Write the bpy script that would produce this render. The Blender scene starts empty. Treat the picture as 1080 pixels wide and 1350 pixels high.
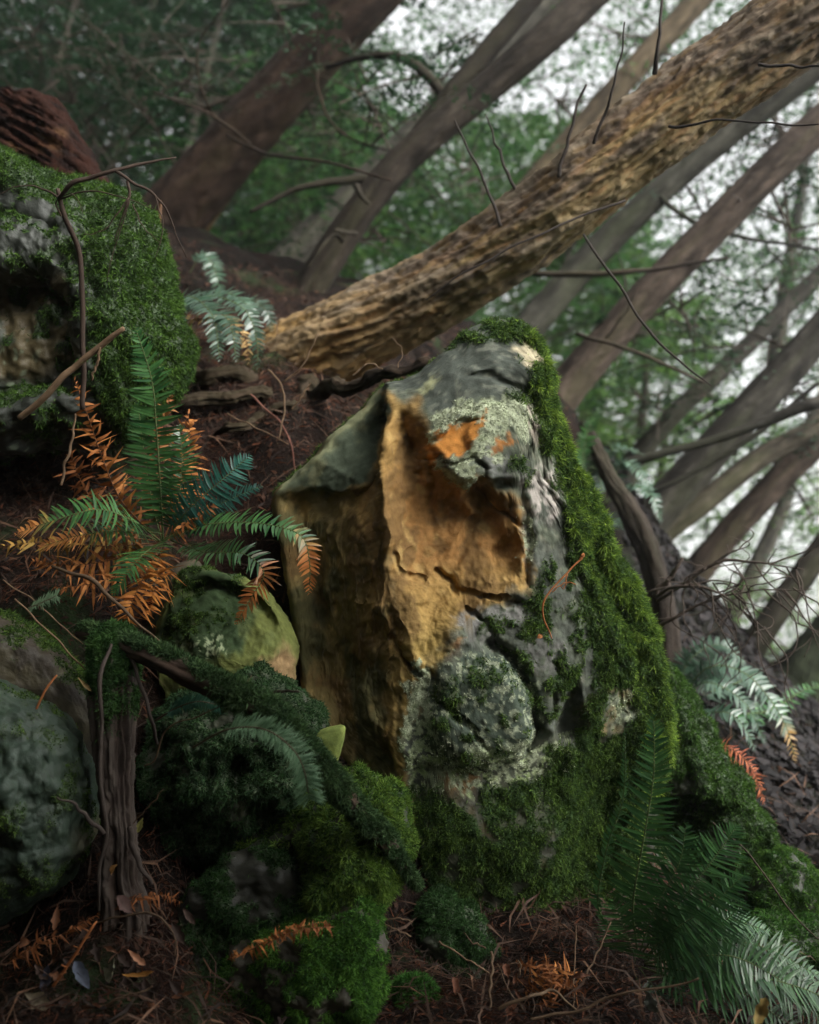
import bpy, math, random
import numpy as np
from mathutils import Vector
R_ = np.random.default_rng(7)
random.seed(7)
sc = bpy.context.scene
col = sc.collection

# ------------------------------------------------------------------ camera, sky, sun, exposure
FPX, PITCH, CAMZ = 1325.0, math.radians(10), 1.5
cam_d = bpy.data.cameras.new("camera"); cam = bpy.data.objects.new("camera", cam_d); col.objects.link(cam)
cam.location = (0, 0, CAMZ); cam.rotation_euler = (math.pi/2 + PITCH, 0, 0)
cam_d.sensor_fit = 'VERTICAL'; cam_d.sensor_height = 36; cam_d.sensor_width = 36
cam_d.lens = 36*FPX/1350
cam_d.clip_start = 0.05; cam_d.clip_end = 500
cam_d.dof.use_dof = True; cam_d.dof.focus_distance = 2.36; cam_d.dof.aperture_fstop = 1.8
sc.camera = cam

SUN_EL, SUN_AZ = math.radians(32), math.radians(134)     # azimuth from +y (view direction) towards +x (right)
w = bpy.data.worlds.new("World"); sc.world = w; w.use_nodes = True
nt = w.node_tree; nt.nodes.clear()
sky = nt.nodes.new('ShaderNodeTexSky'); sky.sky_type = 'NISHITA'; sky.sun_disc = False
sky.sun_elevation = SUN_EL; sky.sun_rotation = SUN_AZ; sky.air_density = 1.6; sky.dust_density = 4.0
hs = nt.nodes.new('ShaderNodeHueSaturation'); hs.inputs['Saturation'].default_value = 0.07
bg = nt.nodes.new('ShaderNodeBackground'); bg.inputs['Strength'].default_value = 0.15
wo = nt.nodes.new('ShaderNodeOutputWorld')
nt.links.new(sky.outputs[0], hs.inputs['Color']); nt.links.new(hs.outputs[0], bg.inputs[0]); nt.links.new(bg.outputs[0], wo.inputs[0])

sl = bpy.data.lights.new("sun", 'SUN'); sl.energy = .9; sl.angle = math.radians(18); sl.color = (1.0, 0.94, 0.86)
so = bpy.data.objects.new("sun", sl); col.objects.link(so)
sd_ = Vector((math.sin(SUN_AZ)*math.cos(SUN_EL), math.cos(SUN_AZ)*math.cos(SUN_EL), math.sin(SUN_EL)))
so.rotation_euler = (-sd_).to_track_quat('-Z', 'Y').to_euler(); so.location = (6, 2, 9)
vs = sc.view_settings
vs.view_transform = 'Standard'; vs.look = 'None'; vs.gamma = 1; vs.use_curve_mapping = False
vs.exposure = 1.7
sc.render.engine = 'CYCLES'
cy = sc.cycles
cy.use_denoising = True; cy.max_bounces = 6; cy.diffuse_bounces = 3; cy.glossy_bounces = 2; cy.transmission_bounces = 3
cy.volume_bounces = 1; cy.transparent_max_bounces = 8; cy.caustics_reflective = False; cy.caustics_refractive = False
cy.sample_clamp_indirect = 4

# ------------------------------------------------------------------ maths helpers
CP, SP = math.cos(PITCH), math.sin(PITCH)
def P(u, v, D):
    u = np.asarray(u, float); v = np.asarray(v, float); D = np.asarray(D, float)
    xc = (u-540)/FPX*D; zc = -(v-675)/FPX*D
    return np.stack([xc, D*CP - zc*SP, CAMZ + D*SP + zc*CP], -1)
_prm = R_.permutation(256); _prm = np.concatenate([_prm, _prm, _prm])
_g = R_.normal(size=(256, 3)); _g /= np.linalg.norm(_g, axis=1)[:, None]
def pn(p):
    i = np.floor(p).astype(np.int64); f = p - i; i &= 255
    t = f*f*f*(f*(f*6-15)+10); r = 0
    for dx in (0, 1):
        wx = t[:, 0] if dx else 1-t[:, 0]
        for dy in (0, 1):
            wy = t[:, 1] if dy else 1-t[:, 1]
            for dz in (0, 1):
                wz = t[:, 2] if dz else 1-t[:, 2]
                h = _prm[_prm[_prm[(i[:, 0]+dx) & 255]+((i[:, 1]+dy) & 255)]+((i[:, 2]+dz) & 255)]
                g = _g[h]
                r = r + wx*wy*wz*(g[:, 0]*(f[:, 0]-dx)+g[:, 1]*(f[:, 1]-dy)+g[:, 2]*(f[:, 2]-dz))
    return r*1.6
def fbm(p, o=4, gain=.5):
    r = 0; a = 1; s = 1
    for k in range(o):
        r = r + a*pn(p*s+k*17.3); a *= gain; s *= 2.03
    return r
def ridged(p, o=4, gain=.5):
    r = 0; a = 1; s = 1
    for k in range(o):
        r = r + a*(1-2*np.abs(pn(p*s+k*9.1))); a *= gain; s *= 2.1
    return r
def sst(x, a, b):
    t = np.clip((x-a)/(b-a), 0, 1); return t*t*(3-2*t)
def segd(u, v, pts):
    d = np.full(u.shape, 1e9)
    for (a, b), (c, e) in zip(pts[:-1], pts[1:]):
        L = (c-a)**2+(e-b)**2+1e-9
        t = np.clip(((u-a)*(c-a)+(v-b)*(e-b))/L, 0, 1)
        d = np.minimum(d, np.hypot(u-a-t*(c-a), v-b-t*(e-b)))
    return d
def psd(u, v, poly):           # + inside
    d = segd(u, v, list(poly)+[poly[0]]); ins = np.zeros(u.shape, bool); n = len(poly)
    for i in range(n):
        x1, y1 = poly[i]; x2, y2 = poly[(i+1) % n]
        c = ((y1 > v) != (y2 > v)) & (u < (x2-x1)*(v-y1)/(y2-y1+1e-12)+x1); ins ^= c
    return np.where(ins, d, -d)
def crom(pts, n):
    p = np.asarray(pts, float)
    if len(p) == 2: return p[0]+(p[1]-p[0])*np.linspace(0, 1, n)[:, None]
    q = np.vstack([2*p[0]-p[1], p, 2*p[-1]-p[-2]])
    L = np.concatenate([[0], np.cumsum(np.linalg.norm(np.diff(p[:, :3], axis=0), axis=1))])
    s = np.linspace(0, L[-1], n); k = np.clip(np.searchsorted(L, s, side='right')-1, 0, len(p)-2)
    t = ((s-L[k])/(L[k+1]-L[k]+1e-12))[:, None]
    a, b, c, d = q[k], q[k+1], q[k+2], q[k+3]
    return .5*(2*b+(c-a)*t+(2*a-5*b+4*c-d)*t*t+(-a+3*b-3*c+d)*t**3)
def nrm(a): return a/(np.linalg.norm(a, axis=-1, keepdims=True)+1e-12)
def vnormals(V, F):
    if F.shape[1] == 4: n = np.cross(V[F[:, 2]]-V[F[:, 0]], V[F[:, 3]]-V[F[:, 1]])
    else: n = np.cross(V[F[:, 1]]-V[F[:, 0]], V[F[:, 2]]-V[F[:, 0]])
    N = np.zeros_like(V)
    for k in range(F.shape[1]):
        for c in range(3): N[:, c] += np.bincount(F[:, k], n[:, c], len(V))
    return nrm(N)
def C3(*c): return np.array(c, float)

# ------------------------------------------------------------------ object helpers
def tag(o, label=None, cat=None, group=None, kind=None):
    if label: o['label'] = label
    if cat: o['category'] = cat
    if group: o['group'] = group
    if kind: o['kind'] = kind
    return o
def empty(name, loc, label, cat, group=None):
    o = bpy.data.objects.new(name, None); col.objects.link(o); o.location = loc; o.empty_display_size = .1
    tag(o, label, cat, group); o['_loc'] = list(map(float, loc)); return o
_off = {}
def mk(name, V, F, mat, parent=None, cols=None, smooth=True, base=None, extra=None):
    V = np.asarray(V, float); F = np.asarray(F)
    if parent is not None: off = _off.get(parent.name, np.array(parent.location))
    else: off = np.asarray(base if base is not None else [V[:, 0].mean(), V[:, 1].mean(), V[:, 2].min()])
    me = bpy.data.meshes.new(name); k = F.shape[1]
    me.vertices.add(len(V)); me.vertices.foreach_set('co', (V-off).astype(np.float32).ravel())
    me.loops.add(F.size); me.loops.foreach_set('vertex_index', F.astype(np.int32).ravel())
    me.polygons.add(len(F)); me.polygons.foreach_set('loop_start', np.arange(0, F.size, k, dtype=np.int32))
    me.polygons.foreach_set('loop_total', np.full(len(F), k, np.int32))
    me.polygons.foreach_set('use_smooth', np.full(len(F), smooth))
    if cols is not None:
        a = me.color_attributes.new('Col', 'FLOAT_COLOR', 'POINT')
        c = np.ones((len(V), 4), np.float32); c[:, :3] = np.clip(cols, 0, 1); a.data.foreach_set('color', c.ravel())
    if extra is not None:
        a = me.attributes.new('tuv', 'FLOAT_VECTOR', 'POINT'); a.data.foreach_set('vector', extra.astype(np.float32).ravel())
    me.update(); me.validate()
    me.materials.append(mat)
    o = bpy.data.objects.new(name, me); col.objects.link(o)
    if parent is not None: o.parent = parent; _off[o.name] = off
    else: o.location = off; _off[o.name] = off
    return o
def join(parts):
    V = []; F = []; C = []; n = 0
    for v, f, c in parts:
        V.append(v); F.append(f+n); C.append(np.broadcast_to(c, v.shape)); n += len(v)
    return np.vstack(V), np.vstack(F), np.vstack(C)

# ------------------------------------------------------------------ materials
def material(name, rough=.8, bump=(), tint=(8, .25), trans=0.0, spec=.3, coords='Object', stretch=None, sheen=0):
    m = bpy.data.materials.new(name); m.use_nodes = True; t = m.node_tree; N = t.nodes; L = t.links
    N.clear(); out = N.new('ShaderNodeOutputMaterial'); b = N.new('ShaderNodeBsdfPrincipled')
    at = N.new('ShaderNodeAttribute'); at.attribute_name = 'Col'
    if coords == 'tuv':
        tc = N.new('ShaderNodeAttribute'); tc.attribute_name = 'tuv'; vec = tc.outputs['Vector']
    else:
        tc = N.new('ShaderNodeTexCoord'); vec = tc.outputs['Object']
    colr = at.outputs['Color']
    if tint:
        no = N.new('ShaderNodeTexNoise'); no.inputs['Scale'].default_value = tint[0]; no.inputs['Detail'].default_value = 8; no.inputs['Roughness'].default_value = .65
        L.new(vec, no.inputs['Vector'])
        mr = N.new('ShaderNodeMapRange'); mr.inputs[1].default_value = .25; mr.inputs[2].default_value = .75
        mr.inputs[3].default_value = 1-tint[1]; mr.inputs[4].default_value = 1+tint[1]
        L.new(no.outputs['Fac'], mr.inputs[0])
        mx = N.new('ShaderNodeVectorMath'); mx.operation = 'SCALE'
        L.new(colr, mx.inputs[0]); L.new(mr.outputs[0], mx.inputs['Scale']); colr = mx.outputs[0]
    L.new(colr, b.inputs['Base Color']); b.inputs['Roughness'].default_value = rough
    b.inputs['Specular IOR Level'].default_value = spec
    prev = None
    for sc_, st, dist in bump:
        n2 = N.new('ShaderNodeTexNoise'); n2.inputs['Scale'].default_value = sc_; n2.inputs['Detail'].default_value = 7; n2.inputs['Roughness'].default_value = .6
        L.new(vec, n2.inputs['Vector'])
        bm = N.new('ShaderNodeBump'); bm.inputs['Strength'].default_value = st; bm.inputs['Distance'].default_value = dist
        L.new(n2.outputs['Fac'], bm.inputs['Height'])
        if prev: L.new(prev, bm.inputs['Normal'])
        prev = bm.outputs[0]
    if prev: L.new(prev, b.inputs['Normal'])
    if trans > 0:
        tr = N.new('ShaderNodeBsdfTranslucent'); L.new(colr, tr.inputs['Color'])
        ms = N.new('ShaderNodeMixShader'); ms.inputs[0].default_value = trans
        L.new(b.outputs[0], ms.inputs[1]); L.new(tr.outputs[0], ms.inputs[2]); L.new(ms.outputs[0], out.inputs[0])
    else: L.new(b.outputs[0], out.inputs[0])
    return m
M_rock = material('sandstone', .88, ((60, .35, .005), (260, .3, .002)), (45, .34), spec=.15)
M_wet = material('damp_rock', .6, ((35, .5, .008), (200, .3, .002)), (30, .4), spec=.4)
M_moss = material('moss', .75, (), (30, .3), trans=.25, spec=.2)
M_bark = material('bark', .9, ((14, .8, .015), (60, .6, .004)), (10, .45), coords='tuv', spec=.2)
M_wood = material('weathered_wood', .8, ((25, .7, .006), (90, .4, .002)), (14, .4), coords='tuv', spec=.25)
M_leaf = material('foliage', .5, (), None, trans=.42, spec=.35)
M_fern = material('fern_leaf', .33, (), (60, .25), trans=.2, spec=.55)
M_dead = material('dead_leaf', .7, (), (70, .35), trans=.2, spec=.25)
M_soil = material('soil', .95, ((40, .8, .02), (160, .6, .006)), (25, .5), spec=.15)
M_twig = material('twig_bark', .8, ((120, .4, .002),), (40, .35), spec=.2)

# ------------------------------------------------------------------ shape builders
def tube(pts, rad, n=40, sides=8, wob=0.0, seed=0, cap=True):
    """tapered tube through 3D points -> V, F, tuv (along, around)"""
    a = np.column_stack([np.asarray(pts, float), np.asarray(rad, float)])
    c = crom(a, n); p, r = c[:, :3], np.maximum(c[:, 3], 1e-4)
    if wob: 
        q = np.column_stack([np.linspace(0, 5, n)+seed*1.3, np.full(n, (seed % 97)*3.7), np.zeros(n)])
        p = p + wob*np.column_stack([pn(q), pn(q+31), pn(q+67)])
    T = nrm(np.gradient(p, axis=0)); up = np.array([.13, -.9, .41])
    A = nrm(np.cross(T, up)); B = np.cross(T, A)
    th = np.linspace(0, 2*np.pi, sides, endpoint=False)
    V = (p[:, None]+r[:, None, None]*(np.cos(th)[None, :, None]*A[:, None]+np.sin(th)[None, :, None]*B[:, None])).reshape(-1, 3)
    i = np.arange(n-1)[:, None]*sides; j = np.arange(sides)[None]; j2 = (j+1) % sides
    F = np.stack([i+j, i+j2, i+sides+j2, i+sides+j], -1).reshape(-1, 4)
    if cap:
        for e, s in ((0, 1), (n-1, -1)):
            V = np.vstack([V, p[e]]); k = len(V)-1; b = e*sides
            jj = np.arange(sides); f = np.stack([np.full(sides, k), b+(jj+1) % sides, b+jj, np.full(sides, k)], -1)
            # degenerate quads would be dropped by validate: close with a tiny ring instead
            V = V[:-1]; ring = p[e]+(V[b:b+sides]-p[e])*.02 + T[e]*r[e]*(-.35 if e == 0 else .35); k = len(V)
            V = np.vstack([V, ring]); g = np.stack([b+jj, b+(jj+1) % sides, k+(jj+1) % sides, k+jj], -1)
            F = np.vstack([F, g[:, ::-1] if e == 0 else g])
    s = np.concatenate([[0], np.cumsum(np.linalg.norm(np.diff(p, axis=0), axis=1))])
    uv = np.zeros((len(V), 3)); nn = n*sides
    uv[:nn, 0] = np.repeat(s, sides); rr = r.mean()*2
    uv[:nn, 1] = np.tile(np.cos(th), n)*rr; uv[:nn, 2] = np.tile(np.sin(th), n)*rr
    if cap:
        uv[nn:nn+sides] = uv[:sides]*[1, .02, .02]; uv[nn+sides:] = uv[nn-sides:nn]*[1, .02, .02]
    return V, F, uv
def ptube(px, n=40, sides=8, **k):       # px: (u, v, D, radius_px)
    px = np.asarray(px, float)
    return tube(P(px[:, 0], px[:, 1], px[:, 2]), px[:, 3]*px[:, 2]/FPX, n, sides, **k)

def rock(outline, D0, ctr=None, edge=60, p=4.0, back=None, Ns=120, Nt=240, h=None, amp=(6, 3), nsc=(9, 30), seed=0, smooth_out=True, bulge=0):
    """closed stone: traced outline at its own distance, front relief h(u,v) in px towards the viewer, real back."""
    o = np.asarray(outline, float)
    if smooth_out: o = crom(np.vstack([o, o[:1]]), 6*len(o))[:-1]
    c = np.asarray(ctr if ctr is not None else o.mean(0), float)
    th = np.linspace(0, 2*np.pi, Nt, endpoint=False); d = np.stack([np.cos(th), np.sin(th)], -1)
    R = np.zeros(Nt); a = o-c; b = np.roll(o, -1, 0)-c
    for (x1, y1), (x2, y2) in zip(a, b):
        ex, ey = x2-x1, y2-y1; det = d[:, 0]*ey-d[:, 1]*ex
        with np.errstate(all='ignore'):
            t = (x1*ey-y1*ex)/det; s = (x1*d[:, 1]-y1*d[:, 0])/det
        ok = (s >= -1e-6) & (s <= 1+1e-6) & (t > 0) & np.isfinite(t); R = np.where(ok & (t > R), t, R)
    back = back or R.mean()*1.1
    s1 = np.sin(np.linspace(0.02, 1, Ns)*np.pi/2); Nb = 26; s2 = np.cos(np.linspace(0, 1, Nb+1)[1:]*np.pi/2*.985)
    s = np.concatenate([s1, s2]); front = np.concatenate([np.ones(Ns), np.zeros(Nb)])
    S = np.repeat(s, Nt); FR = np.repeat(front, Nt)
    u = c[0]+S*np.tile(R*d[:, 0], len(s)); v = c[1]+S*np.tile(R*d[:, 1], len(s))
    roll = edge*(1-np.maximum(1-S**p, 0)**(1/p))
    H = np.zeros(len(u)) if h is None else h(u, v)
    fade = sst(1-S, 0, .22)
    y = np.where(FR > 0, -H*(fade*.75+.25) + roll - bulge*(1-S**2), edge + back*np.sqrt(np.maximum(1-S**2, 0)))
    # silhouette ring continues into the back from the same depth
    yr = -H.reshape(-1, Nt)[Ns-1]*.25
    y = np.where(FR > 0, y, y + np.tile(yr, len(s))*S)
    k = D0/FPX
    L = np.stack([(u-540)*k, D0+y*k, -(v-675)*k], -1)
    n = len(s); i = np.arange(n-1)[:, None]*Nt; j = np.arange(Nt)[None]; j2 = (j+1) % Nt
    F = np.stack([i+j, i+Nt+j, i+Nt+j2, i+j2], -1).reshape(-1, 4)
    # close the two poles
    for e, fl in ((0, 0), ((n-1)*Nt, 1)):
        m = Nt//2; jj = np.arange(m-1)
        q = np.stack([e+jj, e+jj+1, e+(Nt-2-jj) % Nt, e+(Nt-1-jj) % Nt], -1)
        F = np.vstack([F, q if not fl else q[:, ::-1]])
    N = vnormals(L, F)
    if N[:Ns*Nt//2, 1].mean() > 0: F = F[:, ::-1]; N = -N
    dsp = 0
    for A, sc_ in zip(amp, nsc):
        dsp = dsp + A*k*fbm(L*sc_+seed*11.7, 4)
    L = L+N*np.asarray(dsp)[:, None]
    W = np.stack([L[:, 0], L[:, 1]*CP-L[:, 2]*SP, CAMZ+L[:, 1]*SP+L[:, 2]*CP], -1)
    return dict(V=W, F=F, u=u, v=v, N=vnormals(W, F), front=FR > 0, k=k)

def tris(F): return np.vstack([F[:, [0, 1, 2]], F[:, [0, 2, 3]]]) if F.shape[1] == 4 else F
MOSS_D, MOSS_L = C3(.024, .058, .014), C3(.11, .185, .03)
def blades(V, F, mask, n, ln=.009, wd=.0026, down=.4, c0=MOSS_D, c1=MOSS_L, seed=0, out=.9, jit=.8):
    T = tris(F); a = V[T[:, 1]]-V[T[:, 0]]; b = V[T[:, 2]]-V[T[:, 0]]
    fn = np.cross(a, b); ar = np.linalg.norm(fn, axis=1); fn = fn/(ar[:, None]+1e-15)
    pr = ar*mask[T].mean(1)
    if pr.sum() <= 0: return None
    # only what can be seen from the viewing side and a step beside it
    cen = V[T].mean(1); toc = nrm(np.array([0, 0, CAMZ])-cen); pr = pr*((fn*toc).sum(1) > -.35)
    rg = np.random.default_rng(seed+5); k = rg.choice(len(T), n, p=pr/pr.sum())
    r1, r2 = rg.random(n), rg.random(n); fl = r1+r2 > 1; r1[fl] = 1-r1[fl]; r2[fl] = 1-r2[fl]
    p = V[T[k, 0]]+r1[:, None]*a[k]+r2[:, None]*b[k]; nn = fn[k]
    d = nrm(nn*out+np.array([0, 0, -1.0])*down+rg.normal(size=(n, 3))*jit)
    cl = fbm(p*28+seed, 3)
    l = ln*(.5+rg.random(n)**2*1.2)*(1+.5*cl)
    side = nrm(np.cross(d, rg.normal(size=(n, 3))))*wd*(.6+.8*rg.random(n))[:, None]
    tip = p+d*l[:, None]
    VV = np.stack([p-side*.6, p+side*.6, tip], 1)
    t = np.clip(.4+.45*cl+.32*rg.normal(size=n), 0, 1)[:, None]
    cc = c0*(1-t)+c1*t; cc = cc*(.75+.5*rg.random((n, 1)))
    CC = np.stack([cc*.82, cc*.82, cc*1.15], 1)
    FF = np.arange(n*3).reshape(-1, 3)
    return VV.reshape(-1, 3), FF, CC.reshape(-1, 3)
def lay(base, m, c, amt=1.0):
    m = np.clip(m*amt, 0, 1)[:, None]; return base*(1-m)+np.asarray(c)*m

# ------------------------------------------------------------------ ground: hillside falling to the right
gp = [(650,1240,2.5),(560,1215,2.5),(540,1340,2.15),(700,1305,2.25),(850,1330,2.15),(300,1215,2.42),(260,1080,2.5),(380,1290,2.3),(100,1250,2.08),(0,1350,1.9),(540,1500,1.8),(1080,1420,2.05),(150,1165,2.2),(20,1235,2.2),
 (150,870,2.45),(60,805,2.5),(50,740,2.65),(200,740,2.85),(120,600,3.0),(300,640,3.0),(300,530,3.25),(380,620,2.95),(420,505,3.35),(250,475,3.4),(0,600,2.95),(130,1000,2.4),
 (230,400,4.0),(300,355,4.6),(380,410,4.3),(220,290,5.4),(350,375,6.3),(740,520,4.9),(860,700,4.9),(900,785,5.3),(985,880,5.0),(1060,925,5.0),(1080,945,4.2),(1000,960,3.7),(1060,1080,3.25),(940,1080,3.2),(1060,1210,2.85),(1000,1290,2.4),(700,700,3.7),(600,600,3.7)]
G = P(*np.array(gp).T)
G = np.vstack([G, [[0, .3, .75], [-1.5, .3, 1.6], [1.6, .3, -.1], [0, -2, .6], [-3, -1, 2.4], [3, -1, -1.2], [3.2, 2.5, -.9], [-3, 3, 3.2]]])
def tps_fit(xy, z, lam=.004):
    n = len(z); r2 = ((xy[:, None]-xy[None])**2).sum(-1); K = .5*r2*np.log(r2+1e-9)
    Pm = np.column_stack([np.ones(n), xy]); A = np.block([[K+lam*np.eye(n), Pm], [Pm.T, np.zeros((3, 3))]])
    return np.linalg.solve(A, np.concatenate([z, np.zeros(3)]))
_tw = tps_fit(G[:, :2], G[:, 2])
def far_z(x, y): return np.clip(1.35-.7*(x-1.8)-.03*(y-5), -7, 6.5)
def ground_z(x, y):
    x = np.asarray(x, float); y = np.asarray(y, float); sh = x.shape; x = x.ravel(); y = y.ravel(); q = np.column_stack([x, y])
    z = np.zeros(len(x))
    for i, g in enumerate(G[:, :2]):
        r2 = ((q-g)**2).sum(1); z += _tw[i]*.5*r2*np.log(r2+1e-9)
    z += _tw[-3]+_tw[-2]*x+_tw[-1]*y
    wgt = sst(np.hypot((x-.2)/3.6, (y-2.9)/3.3), .75, 1.35)
    z = z*(1-wgt)+far_z(x, y)*wgt
    return z.reshape(sh)
def axis(lo, hi, fine, ext, g=1.13):
    a = list(np.arange(lo, hi, fine)); st = fine
    while a[-1] < ext: st *= g; a.append(a[-1]+st)
    st = fine; b = [lo]
    while b[-1] > -ext: st *= g; b.append(b[-1]-st)
    return np.array(b[:0:-1]+a)
gx = axis(-2.2, 2.6, .027, 60); gy = axis(1.0, 5.6, .027, 60)
X, Y = np.meshgrid(gx, gy); Z = ground_z(X, Y)
pp = np.stack([X, Y, Z], -1).reshape(-1, 3)
near = 1-sst(np.hypot(X-.2, Y-3), 4, 8).ravel()
pp[:, 2] += near*(.05*fbm(pp*3, 3)+.022*fbm(pp*12, 3))
ny, nx = X.shape; ii = (np.arange(ny-1)[:, None]*nx+np.arange(nx-1)[None])
GF = np.stack([ii, ii+1, ii+nx+1, ii+nx], -1).reshape(-1, 4)
gc = np.tile(C3(.011, .007, .005), (len(pp), 1))
gc = lay(gc, sst(fbm(pp*2.5, 4), -.1, .5), C3(.02, .009, .006))
gc = lay(gc, sst(fbm(pp*4+9, 4), .25, .7), C3(.03, .05, .018))
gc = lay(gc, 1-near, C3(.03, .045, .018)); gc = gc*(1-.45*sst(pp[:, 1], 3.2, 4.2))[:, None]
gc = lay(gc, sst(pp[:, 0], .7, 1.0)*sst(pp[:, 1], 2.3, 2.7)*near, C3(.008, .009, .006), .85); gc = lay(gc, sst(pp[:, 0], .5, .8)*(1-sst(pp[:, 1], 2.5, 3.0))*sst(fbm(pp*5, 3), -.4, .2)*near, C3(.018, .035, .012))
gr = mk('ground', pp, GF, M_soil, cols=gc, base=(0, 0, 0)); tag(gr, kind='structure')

# ------------------------------------------------------------------ the big boulder
BO = [(655,405),(690,406),(718,428),(735,470),(743,525),(770,600),(800,655),(830,725),(865,790),(888,850),(905,915),(911,985),(897,1050),(872,1085),(868,1140),(862,1200),(835,1270),(730,1310),(640,1295),(580,1250),(552,1170),(545,1120),(532,1090),(480,1050),(430,1010),(398,960),(385,920),(376,840),(362,760),(350,700),(347,650),(378,622),(420,578),(468,528),(500,497),(550,482),(600,440),(628,414)]
RID = [(500, 380), (505, 500), (497, 570), (502, 700), (522, 800), (556, 880), (532, 960), (533, 1030), (552, 1130), (580, 1260)]
CAV = [(508,520),(548,528),(566,570),(572,610),(610,648),(645,640),(690,668),(700,730),(698,775),(640,800),(600,815),(585,860),(560,885),(530,830),(505,720),(497,600)]
LIPA = [(566,565),(600,545),(650,528),(700,520),(722,560),(700,600),(690,640),(640,640),(612,642),(580,612)]
def wobble(u, v, a, s, sd=0):
    q = np.column_stack([u/s, v/s, np.full(len(u), sd)]); return u+a*fbm(q, 4), v+a*fbm(q+40, 4)
KN = (632, 938)
def boulder_h(u, v):
    uu, vv = wobble(u, v, 10, 60, 1)
    xr = np.interp(vv, [p[1] for p in RID], [p[0] for p in RID])
    left = -(xr-uu)*.78 - np.maximum(vv-1000, 0)*.05
    xe = np.interp(vv, [400, 520, 640, 760, 900, 1000, 1250], [700, 722, 745, 790, 850, 870, 800])
    right = -(uu-xr)*.10 - np.maximum(uu-xe, 0)*1.1 - np.maximum(uu-690, 0)*.14
    f = np.minimum(left, right)
    top = 14-(515-vv)*.75 - np.abs(uu-650)*.12
    f = np.minimum(f, top)
    shelf = -8-(642-vv)*.85-(505-uu)*.32
    f = np.where(uu < 500, np.minimum(f, shelf), f-0)
    ed = np.interp(uu, [340, 400, 470, 495], [652, 642, 646, 622]); f = f-np.where(uu < 500, 16*sst(vv-ed, -2, 8)*(1-sst(vv-ed, 50, 170)), 0)
    f = f-30*sst(500-uu, -10, 2)*sst(vv, 470, 500)*sst(600-vv, 0, 50)*.6
    # eroded hollow
    cu, cv = wobble(u, v, 9, 35, 3)
    dcv = psd(cu, cv, CAV)
    deep = 46*sst(dcv, -3, 42)*(.55+.45*sst(900-vv, 60, 260))*(.35+.65*sst(uu-xr, 5, 75))
    f = f-deep-14*sst(dcv, -2, 6)*sst(vv, 560, 590)*sst(700-vv, 0, 60)*sst(uu, 545, 580)
    # hollow floor ripples running down-left
    q = np.column_stack([(uu*.8+vv*.45)/26, (vv*.8-uu*.45)/75, np.zeros(len(u))])
    f = f+8*(fbm(q*.8, 2)+.4*ridged(q, 2))*sst(dcv, -10, 30)
    ql = np.column_stack([(uu+vv*.16)/30, (vv-uu*.2)/110, np.ones(len(u))*4])
    f = f+11*ridged(ql, 4)*sst(xr-uu, -10, 25)*sst(vv, 640, 690)
    # pillar left of the hollow
    f = f+16*np.exp(-(segd(uu, vv, [(502, 565), (505, 640), (512, 720)])/9)**2)
    # lichen lip
    dl = psd(cu, cv, LIPA); f = f+17*sst(dl, -4, 9)
    f = f-9*sst(psd(cu, cv, [(568,575),(600,552),(640,545),(625,580),(618,603),(580,603)]), 0, 8)
    # knob with crescent groove and lip under it
    rr = np.hypot(uu-KN[0], (vv-KN[1])*1.05)
    f = f+26*sst(95-rr, 0, 45)*sst(uu, 540, 580)
    arc = [(648,856),(676,872),(697,900),(710,940),(712,978),(698,1000)]
    f = f-30*np.exp(-(segd(uu, vv, arc)/10)**2)
    lip = [(545,1000),(600,1014),(650,1016),(700,1003),(738,966)]
    below = sst(vv-np.interp(uu, [p[0] for p in lip], [p[1] for p in lip]), -2, 10)*sst(uu, 530, 550)*sst(760-uu, 0, 20)
    f = f-13*below*sst(1120-vv, 0, 80)
    f = f+7*np.exp(-(segd(uu, vv, [(650,1010),(700,1000),(730,970),(738,940)])/4)**2)
    for g, wd, dp in (([(582,758),(606,780),(640,792),(672,794),(700,800)], 4, 13), ([(616,806),(640,822),(655,850)], 3.5, 10), ([(636,640),(650,662),(676,682),(690,690)], 5, 14),
                      ([(505,840),(528,860),(552,892)], 4, 12), ([(566,605),(600,607),(620,603),(640,615)], 3, 8), ([(737,880),(735,965)], 4, 13), ([(640,615),(636,660)], 5, 7),
                      ([(520,735),(540,755),(560,768)], 3, 8), ([(690,640),(700,700),(698,770)], 6, 12), ([(600,485),(650,492),(700,510)], 4, 6), ([(560,880),(572,905),(590,930),(640,985)], 4, 8)):
        f = f-dp*np.exp(-(segd(cu, cv, g)/wd)**2)
    # bulges on the hollow's lower right
    for a, b, s, m in ((650, 745, 28, 10), (600, 690, 26, 7), (560, 660, 20, -8), (640, 775, 24, 9), (545, 590, 22, -20), (675, 700, 16, 8), (600, 840, 26, 8), (530, 560, 18, -10), (660, 660, 14, 9)):
        f = f+m*np.exp(-(((uu-a)**2+(vv-b)**2)/s**2))
    # undercut lower right
    f = f-20*sst(psd(uu, vv, [(735,1010),(800,960),(870,1080),(850,1240),(700,1260),(730,1130)]), -10, 60)
    f = f-34*sst(psd(uu, vv, [(725,960),(770,900),(790,960),(770,1000),(735,1000)]), -4, 22)
    f = f-.15*np.maximum(vv-1150, 0)
    # mossy right shoulder drapes in ropes
    band = sst(uu-xe, -45, 0)
    qm = np.column_stack([(uu-vv*.45)/17, vv/70, np.full(len(u), 8.)])
    f = f+8*ridged(qm, 3)*band
    return f
B = rock(BO, 2.5, ctr=(620, 830), edge=95, p=3.2, back=330, Ns=340, Nt=500, h=boulder_h, amp=(4.5, 1.8, .7), nsc=(7, 20, 70), seed=1)
u, v = B['u'], B['v']; V = B['V']; N = B['N']
wu, wv = wobble(u, v, 14, 40, 5); fu, fv = wobble(u, v, 9, 12, 6)
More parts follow.
